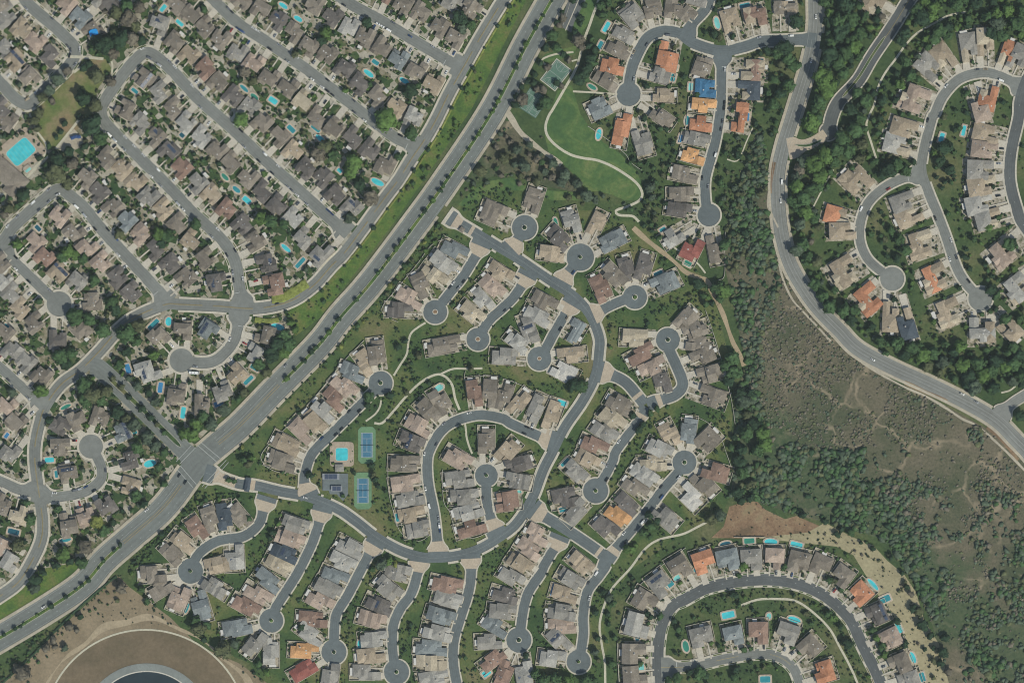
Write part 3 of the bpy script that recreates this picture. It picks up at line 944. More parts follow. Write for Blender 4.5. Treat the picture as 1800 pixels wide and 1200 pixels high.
# footpaths and tracks ---------------------------------------------------
PATHS = [('path', 4.6, '1057,-20 1050,8 1043,25 1037,43 1028,67 1022,88 1017,108 1008,130 995,152 972,192 965,203 959,222 963,240 980,258 1003,272 1025,278 1050,282 1075,292 1100,307 1120,323 1129,340 1123,353 1103,363 1083,370 1088,378 1112,380 1123,390'),
         ('gravel', 9, '893,198 900,210 917,235 950,263 972,278 987,290'),
         ('dirt', 8, '1113,400 1137,422 1183,458 1205,478 1230,488 1242,493 1252,513 1270,550 1283,587 1290,605 1300,622 1308,643'),
         ('path', 3.6, '748,567 735,575 723,585 718,600 715,622 703,642 692,660'), ('path', 4.2, '658,743 672,743 692,722 717,693 742,670 767,658 783,662 795,677 800,700 808,720'),
         ('path', 3.6, '775,657 797,648 822,648 848,647'), ('path', 3.2, '670,703 668,714 660,727 643,740'), ('path', 3.4, '817,742 819,755 820,767 824,782 830,797'),
         ('path', 4, '1250,913 1225,926 1200,938 1158,948 1133,965 1108,998 1075,1035 1060,1070 1054,1100 1058,1133 1063,1163 1064,1200 1066,1240'),
         ('path', 4, '1303,1063 1333,1053 1367,1052 1397,1055 1425,1072 1457,1103 1477,1138 1498,1178 1515,1220'),
         ('path', 3.6, '1697,22 1667,28 1645,40 1613,58 1593,78 1575,103 1555,130 1543,155 1537,183 1528,203 1523,222 1532,253 1540,278'),
         ('path', 2.6, '1465,298 1447,330 1428,367'), ('path', 2.2, '1323,225 1313,247 1297,282 1278,280'), ('path', 3.4, '1008,92 975,96 952,106 962,116'), ('path', 3, '1015,105 1005,108'),
         ('path', 3.4, '1007,161 1045,163 1085,166'), ('path', 3, '1240,480 1225,462 1200,445 1180,432'),
         ('gravel', 4, '1357,300 1352,330 1350,360 1358,380 1368,400'), ('gravel', 3.5, '1368,455 1376,490 1392,525 1412,548 1435,572 1460,600'),
         ('gravel', 4, '1500,625 1535,650 1590,680 1625,695 1660,715 1690,735 1720,750 1760,785 1795,820 1840,870'),
         ('redsoil', 7, '1360,285 1355,310 1353,340'), ('redsoil', 7, '1590,672 1625,688 1665,705'), ('redsoil', 6, '1735,750 1760,772 1790,808'), ('path', 3, '1760,690 1775,686 1785,678'),
         ('path', 5, '110,98 120,100 150,101 182,104'), ('path', 4, '130,128 140,120 150,112'), ('path', 3.4, '196,108 198,118 196,132 192,142'), ('path', 4.5, '145,203 120,235 98,262'), ('path', 3.6, '40,312 70,285 82,258 66,232 58,215 52,200'),
         ('path', 4, '28,335 42,318 85,275'), ('path', 4, '0,342 28,340 42,355')]
pz = 0.30
for i, (m, wd, pts) in enumerate(PATHS):
    o, p, n, s = ribbon('footpath', pts, wd, pz + 0.007 * i, m, wob=0.12 if m in ('dirt', 'gravel', 'redsoil') else 0)
    for q in p:
        stamp(q[0], q[1], wd * S / 2 + 0.3, 6)

# reservoir --------------------------------------------------------------


def ring(cx, cy, r0, r1, z, mat, name, n=96):
    x, y = W(cx, cy)
    mb = MB()
    a = np.linspace(0, 2 * math.pi, n + 1)
    ca = np.stack([np.cos(a), np.sin(a)], 1)
    c = np.array([x, y])
    if r0 <= 0:
        mb.face([(*(c + v * r1 * S), z) for v in ca[:-1]])
    else:
        strip(mb, c + ca * r1 * S, c + ca * r0 * S, z)
    return tag(mb.build(name, [MAT[mat]]), kind='structure')


ring(256, 1286, 0, 178, 0.14, 'brown', 'reservoir_bank_terrain')
ring(256, 1286, 178.5, 181.5, 0.34, 'path', 'path')
mb = MB()
aa = np.linspace(0.2, 2.9, 120)
cc0 = np.array(W(256, 1286))
r0_ = 190 + 4 * np.sin(aa * 5.0) + 2.5 * np.sin(aa * 13 + 1)
r1_ = r0_ + 8 + 5 * np.sin(aa * 4 + 0.6) + 2 * np.sin(aa * 17)
cs = np.stack([np.cos(aa), np.sin(aa)], 1)
strip(mb, cc0 + cs * (r1_ * S)[:, None], cc0 + cs * (r0_ * S)[:, None], 0.16)
tag(mb.build('terrain_band', [MAT['straw']]), kind='structure')
ring(258, 1281, 103, 116, 0.36, 'road_wide', 'road')
ring(258, 1281, 101, 103, 0.42, 'kerb', 'kerb')
ring(258, 1281, 0, 101, 0.36, 'lake', 'water')
for a in np.linspace(0, 6.28, 90):
    stamp(W(256, 1286)[0] + math.cos(a) * 180 * S, W(256, 1286)[1] + math.sin(a) * 180 * S, 3, 6)
stamp(*W(256, 1286), 178 * S, 7)

# ------------------------------------------------------------------ houses
# (road, row phrase, where counting starts, style, "x,y,colour[,width,depth] ...")
ROWS = [
 ('corner', 'west side of the street bending past the park', 'the north-west corner', 'tract', '3,4,b 11,28,g,34,40 40,52,t 63,74,p 90,100,d 7,90,g 28,107,t 52,137,b'),
 ('corner', 'east side of the street bending past the park', 'the north', 'tract', '117,9,p 142,32,s 165,56,b'),
 ('corner', 'behind the park trees in the north-west', 'the east', 'tract', '193,10,d 172,-6,g'),
 ('corner', 'beside the clubhouse pool', 'the south', 'tract', '13,212,b 4,192,d'),
 ('middle', 'south-west side of the middle tract street', 'the north-west', 'tract', '288,-12,b 313,8,b 338,26,b 362,48,b 388,69,b 418,93,g 447,111,p 474,137,b 507,153,b 534,178,y 559,207,b 589,226,b 622,242,d 651,264,d 678,290,b,32,36'),
 ('loop', 'north-east side of the long looping street', 'the park corner', 'tract', '280,45,g 307,75,b 333,98,t 362,122,r 385,147,b 411,170,d 440,189,g 461,217,b 491,240,b 516,267,t 538,297,d 567,312,d 590,344,d 619,366,g'),
 ('loop', 'inside the loop on its north-east arm', 'the park corner', 'tract', '254,139,b 282,163,g 306,191,b 328,216,l 355,241,l 383,264,b 407,286,b 437,312,b 463,337,d 489,361,d 515,384,l 535,419,g 563,446,g,30,44'),
 ('loop', 'inside the loop on its south-west arm', 'the park corner', 'tract', '223,193,b 247,218,g 273,240,b 298,267,d 319,296,r 348,322,g 373,343,t 400,369,r 427,396,d 449,424,b 469,463,d 483,501,r,36,36'),
 ('loop', 'south-west side of the long looping street', 'the playground', 'tract', '190,278,b 215,298,t 240,319,t 263,345,g 288,368,t 314,394,b 338,422,t 362,455,b 382,497,d'),
 ('middle', 'north-east side of the middle tract street', 'the north-west', 'tract', '401,-14,b 428,3,b 460,16,b 488,37,d 516,58,b 544,82,b 576,97,b 606,121,d 632,149,d 663,172,b 695,191,t 728,208,l'),
 ('northern', 'south-west side of the northernmost tract street', 'the north-west', 'tract', '553,8,b 584,29,d 615,48,l 642,66,b 673,85,b 700,104,s 732,123,b 762,147,t'),
 ('northern', 'north-east side of the northernmost tract street', 'the north-west', 'tract', '676,-12,r 708,10,b 740,23,b 772,49,b 800,68,b'),
 ('collector', 'along the collector at the north edge', 'the east', 'tract', '828,17,b 797,6,g'),
 ('west_bend', 'north-east side of the bent clubhouse street', 'the clubhouse', 'tract', '152,313,b 174,338,d 200,366,b 223,388,s 247,412,p 273,439,d 300,465,d 328,488,b'),
 ('west_bend', 'south-west side of the bent clubhouse street', 'the clubhouse', 'tract', '106,380,p 132,408,b 155,434,p 180,461,p 208,488,d 233,514,d'),
 ('west_circle', 'north-east side of the western cul-de-sac', 'the north-west', 'tract', '62,425,p 80,453,r 105,479,t 138,494,g 163,530,b'),
 ('west_circle', 'south-west side of the western cul-de-sac', 'the north-west', 'tract', '2,464,b 5,489,l 22,516,g 37,542,t 62,567,b 103,597,d 143,579,b'),
 ('west_short', 'north side of the short western street', 'the west', 'tract', '8,586,b 22,618,g 46,636,g 75,660,b'),
 ('west_short', 'south side of the short western street', 'the west', 'tract', '12,711,p 30,740,b 18,795,g'),
 ('oval_close', 'around the cul-de-sac west of the junction', 'the west', 'tract', '108,786,b 108,748,d 138,738,b 177,733,b 217,758,s 230,808,d 230,855,t 188,888,d 153,907,p 123,922,b,28,44'),
 ('oval_close', 'inside the bend west of the junction', 'the north', 'tract', '122,831,b'),
 ('south_west', 'below the side street at the lower west edge', 'the east', 'tract', '33,903,y 5,885,b'),
 ('collector', 'along the collector at the lower west edge', 'the south', 'tract', '17,985,l 2,960,p'),
 ('hook_close', 'north side of the hook-shaped cul-de-sac', 'the east', 'tract', '467,588,b 366,580,s 322,580,b 280,592,b'),
 ('hook_close', 'south side of the hook-shaped cul-de-sac', 'the east', 'tract', '450,622,l 417,658,t 392,688,g 357,714,b,26,42 311,692,b,30,38 262,652,l,36,42'),
 # north-east
 ('ne_main', 'north side of the street behind the park courts', 'the east', 'villa', '1380,17,b,40,28 1327,30,r,38,34 1284,37,t,30,40'),
 ('ne_north', 'west side of the street off the north edge', 'the south', 'patio', '1205,24,b,26,34 1225,-2,g,26,34'),
 ('ne_main', 'outer side of the street behind the courts', 'the east', 'patio', '1184,17,b,30,32 1147,16,b,30,32 1112,28,g,34,40 1098,61,g,24,38 1088,88,b,24,40 1077,117,o,26,40 1066,142,b,24,44 1054,190,s,34,34'),
 ('ne_main', 'inner side of the street behind the courts', 'the east', 'patio', '1234,118,b,30,34 1174,101,o,36,50 1160,133,g,26,34 1166,168,t,24,36'),
 ('ne_main', 'below the circle behind the courts', 'the west', 'patio', '1093,228,o,26,56 1130,250,g,30,44 1163,207,b,24,40'),
 ('ne_south', 'east side of the north-east cul-de-sac', 'the north', 'villa', '1323,124,r,36,40 1316,160,k,32,38 1300,207,o,52,26'),
 ('ne_south', 'west side of the north-east cul-de-sac', 'the north', 'patio', '1240,156,B,30,36 1237,187,O,24,42 1232,218,o,26,38 1225,245,g,22,44 1219,275,O,24,40 1204,307,b,26,44 1198,342,b,24,42 1194,369,d,24,42 1183,416,l,30,34 1216,438,R,32,40 1257,437,b,26,48'),
 ('villa_main', 'outer side of the villa street', 'the east', 'villa', '1789,102,g,28,44 1772,95,o,26,44 1730,75,y,28,48 1702,84,g,28,50 1657,101,t,30,48 1632,118,g,34,46 1606,175,p,46,50 1588,227,t,34,46 1577,254,l,34,48'),
 ('villa_main', 'inner curve of the villa street', 'the north', 'villa', '1735,173,o,30,44 1722,192,p,28,44'),
 ('villa_east', 'west side of the dark east-edge street', 'the north', 'villa', '1732,236,t,32,46 1729,264,p,28,46 1722,300,g,34,46 1725,328,t,32,50 1720,360,l,32,48 1736,386,l,32,44 1762,445,p,42,50 1787,507,l,44,46'),
 ('villa_close', 'west side of the lower villa cul-de-sac', 'the north', 'villa', '1504,318,t,44,50 1472,380,o,30,46 1480,406,t,28,46 1482,478,t,48,48 1526,526,o,48,46 1565,557,t,28,52 1592,570,k,28,54'),
 ('villa_main', 'west side of the lower villa street', 'the north', 'villa', '1587,357,g,32,42 1597,381,t,30,46 1617,431,t,46,46 1642,489,o,46,46 1666,550,t,46,44 1725,580,l,44,44 1775,580,t,28,40'),
 ('ridge', 'by the dark hillside entry road', 'the top', 'villa', '1533,8,t,32,34'),
 # gated community
 ('north_circle', 'around the northern circle by the park', 'the west', 'patio', '868,377,b,40,42 937,353,b,30,42'),
 ('second_circle', 'around the second circle from the north gate', 'the south-west', 'patio', '970,446,t,26,42 983,419,d,28,44 1004,390,l,28,40 1049,394,t,24,40 1076,423,s,28,46'),
 ('third_circle', 'around the circle below the dirt track', 'the west', 'patio', '1057,507,r,28,48 1079,485,b,28,46 1102,473,d,24,42 1132,470,d,26,46 1168,498,s,32,46'),
 ('first_close', 'along the cul-de-sac nearest the north gate', 'the gate', 'patio', '800,440,s,26,46 780,463,l,26,46 764,485,y,25,48 741,502,b,25,44 722,523,p,26,48 704,545,d,26,44'),
 ('second_close', 'along the second cul-de-sac from the north gate', 'the gate', 'patio', '880,480,t,26,46 866,504,p,26,46 848,528,l,24,44 830,551,y,26,44 781,607,b,28,58'),
 ('third_close', 'west side of the third cul-de-sac', 'the north', 'patio', '957,531,b,26,46 946,555,l,25,46 929,580,g,25,48 911,601,l,25,42 888,626,g,28,44'),
 ('third_close', 'east side of the third cul-de-sac', 'the north', 'patio', '1010,582,s,40,24 1003,624,t,26,46 991,653,w,30,42'),
 ('tennis_close', 'along the cul-de-sac north of the tennis courts', 'the circle', 'patio', '662,620,b,28,42 643,637,t,26,44 621,654,s,26,44 606,679,p,28,46 589,701,r,25,44 571,721,l,25,44 553,741,t,25,44 532,757,p,26,46 505,780,t,27,48 497,810,b,30,48'),
 ('horseshoe', 'outer west side of the horseshoe', 'the north', 'patio', '775,706,b,28,46 753,723,b,26,44 737,747,p,27,46 724,777,d,28,44 713,814,b,27,50 714,849,p,27,50 722,876,g,25,48 724,904,t,25,46 735,929,g,27,40'),
 ('horseshoe', 'north side of the horseshoe', 'the west', 'patio', '834,691,r,24,46 861,691,b,24,48 886,697,b,24,46 912,708,t,24,46 942,718,g,24,48 972,730,t,26,50'),
 ('inner_circle', 'west side of the circle inside the horseshoe', 'the north', 'patio', '855,775,b,28,42 806,806,p,30,46 808,842,g,30,48 817,873,g,26,48 824,899,l,26,50 829,927,r,26,50'),
 ('inner_circle', 'east side of the circle inside the horseshoe', 'the north', 'patio', '892,793,t,28,42 912,815,d,26,44 910,845,g,26,42 891,880,r,34,40'),
 ('east_close', 'west side of the cul-de-sac below the spur', 'the north', 'patio', '1090,710,b,28,46 1077,736,y,27,46 1063,759,g,26,46 1046,783,r,26,46 1033,808,t,25,42 1011,829,g,26,42 994,874,d,34,44 1013,899,g,26,46'),
 ('east_bend', 'west side of the bent cul-de-sac', 'the north', 'patio', '1116,594,y,30,42 1127,622,r,26,48 1147,645,p,25,48 1163,668,d,26,46'),
 ('east_bend', 'east side of the bent cul-de-sac', 'the north', 'patio', '1205,562,b,28,40 1221,580,b,26,40 1226,604,b,25,40 1235,626,b,26,42 1248,657,b,28,44 1251,697,b,32,46'),
 ('canyon_close', 'west side of the cul-de-sac by the canyon', 'the north', 'patio', '1177,763,t,28,42 1160,789,l,27,44 1148,813,y,26,46 1133,834,l,26,48 1117,857,b,25,46 1102,886,d,25,44 1086,906,O,25,44 1066,927,d,30,44'),
 ('canyon_close', 'east side of the cul-de-sac by the canyon', 'the north', 'patio', '1210,757,s,26,42 1243,774,b,34,40 1257,828,r,30,46 1237,849,b,28,46 1213,872,w,32,44 1169,908,g,30,46'),
 ('sixth_close', 'along the sixth southern cul-de-sac', 'the north', 'patio', '946,939,p,28,42 931,964,p,26,44 915,989,t,26,44 900,1014,g,25,44 889,1045,d,25,44 884,1073,g,26,46 872,1099,s,26,46 861,1126,g,26,42 866,1158,r,24,46 886,1183,r,26,46 922,1184,l,30,44'),
 ('belt_close', 'along the cul-de-sac beside the southern footpath', 'the north', 'patio', '1021,990,t,27,44 1004,1018,g,25,46 993,1043,t,25,44 988,1074,g,26,48 988,1099,p,25,48 982,1125,g,25,46 972,1156,l,28,44'),
 ('s_one', 'north side of the first southern cul-de-sac', 'the east', 'patio', '422,907,b,26,44 396,907,k,26,46 370,912,b,25,44 347,929,r,25,42 324,951,t,25,44 304,972,b,26,42 271,1008,b,30,44 284,1034,b,26,42 316,1050,p,32,42 353,1063,s,30,50'),
 ('s_one', 'south side of the first southern cul-de-sac', 'the east', 'patio', '412,978,l,34,42 383,992,t,28,44 378,1030,g,26,44'),
 ('s_two', 'along the second southern cul-de-sac', 'the north', 'patio', '520,922,g,26,46 511,946,p,26,50 502,970,k,25,48 490,993,y,25,46 473,1019,s,26,48 455,1044,p,26,48 434,1065,r,26,48 418,1102,s,28,50 449,1129,g,26,46 477,1143,l,26,46'),
 ('s_three', 'along the third southern cul-de-sac', 'the north', 'patio', '617,962,l,28,46 603,987,l,26,46 590,1012,s,25,46 578,1033,g,25,46 564,1056,p,26,48 551,1087,r,26,50 546,1114,l,26,50 536,1142,O,26,48 534,1176,R,26,46 581,1187,g,28,44'),
 ('s_four', 'along the fourth southern cul-de-sac', 'the north', 'patio', '700,1005,g,28,44 683,1034,g,28,48 668,1062,d,26,46 655,1088,p,26,48 658,1122,l,26,46 653,1151,t,26,48 645,1180,g,26,48'),
 ('s_five', 'along the fifth southern street', 'the north', 'patio', '787,1027,r,27,52 788,1053,l,26,48 776,1082,s,26,50 770,1110,l,26,50 759,1137,s,26,54 759,1163,y,26,52 763,1191,l,26,50'),
 # south-east
 ('se_arc', 'outer side of the dark arched street', 'the south-west', 'estate', '1113,1187,b,36,50 1111,1147,b,34,50 1118,1096,l,40,50 1131,1053,b,32,48 1159,1024,g,34,50 1193,994,b,32,46 1236,984,o,36,46 1278,980,s,38,44 1320,980,g,36,44 1361,978,p,32,44 1404,984,b,36,44 1444,989,b,34,42 1481,1009,b,32,42 1514,1040,o,34,42 1543,1077,d,34,40 1567,1119,p,32,42 1583,1164,b,34,42 1600,1196,g,34,42'),
 ('se_inner', 'inner side of the dark arched street', 'the west', 'estate', '1232,1115,g,38,40 1288,1113,s,32,40 1332,1108,r,32,46 1384,1109,g,36,42 1424,1134,b,34,42 1450,1178,o,36,40'),
]

HOUSES = []
STY = {'tract': (30, 33), 'patio': (25, 45), 'villa': (42, 46), 'estate': (34, 44)}
for rid, phrase, start, style, data in ROWS:
    for k, q in enumerate(data.split()):
        f = q.split(',')
        w, d = (float(f[3]), float(f[4])) if len(f) > 3 else STY[style]
        x, y = W(float(f[0]), float(f[1]))
        if style == 'estate':
            d *= 0.82
        HOUSES.append(dict(x=x, y=y, px=float(f[0]), py=float(f[1]), c=f[2], w=w * S, d=d * S, road=rid, phrase=phrase, start=start, style=style, k=k + 1))


def facing(h):
    r = ROADS[h['road']]
    q = np.array([h['x'], h['y']])
    dd = np.hypot(*(r['p'] - q).T) - r['hw']
    i = int(np.argmin(dd))
    tgt, edge = r['p'][i], dd[i]
    if r['bulb']:
        b = np.array(r['bulb'][:2])
        e = np.hypot(*(b - q)) - r['bulb'][2]
        if e < edge:
            tgt, edge = b, e
    v = tgt - q
    return math.atan2(v[1], v[0]) - math.pi / 2, edge


POOLS = '''287,15,b,14,7 316,41,b,15,6 237,160,t,13,6 498,11,b,16,8k 524,34,b,15,9k 429,156,t,17,7k 447,171,g,15,9k 480,177,b,16,9 660,110,t,13,7 648,130,b,19,9k 711,142,b,17,9k
320,238,d,9,7 512,227,t,16,8 555,226,t,18,7 563,243,b,17,9k 396,311,g,15,8k 416,333,t,15,9k 434,352,b,16,9 597,300,b,9,6 664,320,b,22,11k 67,401,d,12,7 14,575,t,15,6 270,570,t,23,8 297,565,b,14,12k
503,436,b,19,8k 528,462,t,22,7 488,575,b,22,12k 116,715,g,18,7k 225,648,l,17,9 282,681,l,18,8 235,755,t,17,8 12,765,l,10,6 87,808,b,16,8 99,833,t,12,5 264,815,b,20,14k 24,934,d,20,9 115,948,t,19,8k
448,646,t,16,8 437,668,t,20,7 385,709,l,17,9 322,725,b,20,8 772,682,p,15,12k 988,708,b,17,9 699,909,t,14,7 993,812,t,18,6 990,895,t,14,8 913,864,p,8,6k
1275,956,d,18,9k 1317,950,g,18,9 1355,952,b,21,11k 1400,957,b,21,9 1225,1001,b,12,8k 1534,1027,b,24,9k 1556,1052,t,18,11 1580,1102,b,20,8 1604,1155,b,19,10k 1621,1189,t,16,9
1280,1080,b,22,11 1352,1082,p,9,9k 1396,1089,b,21,11k 1206,1135,g,18,12k 1345,1193,t,18,11 1191,1015,p,14,9k 1177,1027,t,15,9 1122,1117,d,18,10k 1127,1171,p,16,9 973,1036,l,22,7 951,1150,d,15,6
632,1132,b,14,7k 855,1182,b,15,10 328,1068,t,18,7k 1066,48,b,19,7 1055,80,t,15,7 1041,153,g,15,8k 1185,119,g,12,8 1183,137,t,13,8 1261,41,p,19,10k 1309,10,t,18,7 1337,113,b,19,8 1214,153,p,13,7
1052,236,b,17,10k 1208,212,t,15,8k 1314,206,l,14,6 1196,244,l,14,6 1600,183,t,8,7k 1655,242,b,16,8 1694,230,b,18,6 977,391,g,15,8k 1157,481,t,16,8 1165,404,t,11,7 1209,463,g,13,8'''
PL = []
for q in POOLS.split():
    f = q.split(',')
    x, y = W(float(f[0]), float(f[1]))
    kid = f[4].endswith('k')
    PL.append(dict(x=x, y=y, px=float(f[0]), py=float(f[1]), c={'b': 'bright', 't': 'teal', 'd': 'dark', 'g': 'green', 'l': 'blue', 'p': 'pale'}[f[2]], L=float(f[3]) * S, Wd=float(f[4].rstrip('k')) * S, kid=kid))


def hip(mb, x0, x1, y0, y1, z, pitch, oh=0.55, gable=None, mi=0, wallmi=None):
    """hip (or gable along 'x'/'y') roof over a rectangle; fascia and soffit close the shell"""
    x0, x1, y0, y1 = x0 - oh, x1 + oh, y0 - oh, y1 + oh
    w, d = x1 - x0, y1 - y0
    along = ('x' if w >= d else 'y') if gable is None else gable
    half = (d if along == 'x' else w) / 2
    run = half if gable is None else 0.0
    hgt = half * pitch
    if along == 'x':
        ym = (y0 + y1) / 2
        a, b = (x0 + run, ym, z + hgt), (x1 - run, ym, z + hgt)
    else:
        xm = (x0 + x1) / 2
        a, b = (xm, y0 + run, z + hgt), (xm, y1 - run, z + hgt)
    A_, B_, C, D = (x0, y0, z), (x1, y0, z), (x1, y1, z), (x0, y1, z)
    degenerate = (abs(a[0] - b[0]) + abs(a[1] - b[1])) < 0.05
    if along == 'x':
        fs = [[A_, B_, b, a], [C, D, a, b], [B_, C, b], [D, A_, a]]
    else:
        fs = [[B_, C, b, a], [D, A_, a, b], [A_, B_, a], [C, D, b]]
    for i, q in enumerate(fs):
        if degenerate and len(q) == 4:
            q = [q[0], q[1], a]
        mb.face(q, (wallmi if (gable and i >= 2 and wallmi is not None) else mi))
    ft = 0.28
    ring_ = [A_, B_, C, D]
    for i in range(4):
        p, q = ring_[i], ring_[(i + 1) % 4]
        mb.face([(p[0], p[1], z - ft), (q[0], q[1], z - ft), q, p], 1)
    mb.face([(x0, y1, z - ft), (x1, y1, z - ft), (x1, y0, z - ft), (x0, y0, z - ft)], 1)
    return hgt


def unit_mesh(name, fn, mats):
    mb = MB()
    fn(mb)
    me = mb.mesh(name)
    for m in mats:
        me.materials.append(m)
    return me


CHIM = unit_mesh('chimney', lambda m: (m.box(-0.55, 0.55, -0.4, 0.4, 0, 2.6), m.box(-0.68, 0.68, -0.53, 0.53, 2.6, 2.8, 1, True), m.box(-0.3, 0.3, -0.2, 0.2, 2.8, 3.1, 0)), [MAT['brick'], MAT['trim']])
SKYL = unit_mesh('skylight', lambda m: (m.box(-0.7, 0.7, -0.7, 0.7, -0.5, 0.14), m.box(-0.58, 0.58, -0.58, 0.58, 0.14, 0.26, 1)), [MAT['rail'], MAT['trim']])
VENT = unit_mesh('roof_vent', lambda m: (m.box(-0.35, 0.35, -0.35, 0.35, -0.5, 0.35), m.box(-0.45, 0.45, -0.45, 0.45, 0.35, 0.45, 0, True)), [MAT['rail']])
SOLAR = unit_mesh('solar_panel', lambda m: (m.box(-2.0, 2.0, -1.65, 1.65, 0.08, 0.14, 1, True), m.box(-1.95, 1.95, -1.6, 1.6, 0.14, 0.17)), [MAT['solar'], MAT['rail']])
GDOOR = unit_mesh('garage_door', lambda m: (m.box(-2.5, 2.5, -0.06, 0.06, 0.4, 2.6, 0), [m.box(-2.4, 2.4, 0.06, 0.09, 0.5 + i * 0.52, 0.95 + i * 0.52, 0) for i in range(4)]), [MAT['trim']])
FDOOR = unit_mesh('front_door', lambda m: (m.box(-0.65, 0.65, -0.05, 0.05, 0.3, 2.6, 1), m.box(-0.5, 0.5, 0.05, 0.09, 0.35, 2.45, 0)), [MAT['door'], MAT['trim']])
WIND = unit_mesh('window', lambda m: (m.box(-1.0, 1.0, -0.05, 0.06, 0, 1.4, 1, True), m.box(-0.88, -0.03, 0.06, 0.08, 0.12, 1.28, 0), m.box(0.03, 0.88, 0.06, 0.08, 0.12, 1.28, 0)), [MAT['glass'], MAT['trim']])


def patio_cover(m):
    m.box(-3.2, 3.2, -1.9, 1.9, 2.75, 2.92, 0, True)
    for sx in (-3, 3):
        for sy in (-1.7, 1.7):
            m.box(sx - 0.09, sx + 0.09, sy - 0.09, sy + 0.09, 0, 2.75)


PCOV = unit_mesh('patio_cover', patio_cover, [MAT['trim']])
GWALL = {}

drv = MB()
pads = MB()
SOLAR_AT = parse('280,43 254,139 275,240 300,267 488,37 668,62 668,1062 930,580 265,662 217,760 469,463 724,777 502,970 412,978 1543,1077 1158,1026 975,1130 366,580 563,446 922,1184 123,831 385,497 105,479 28,107 619,366')
BLANK = set()


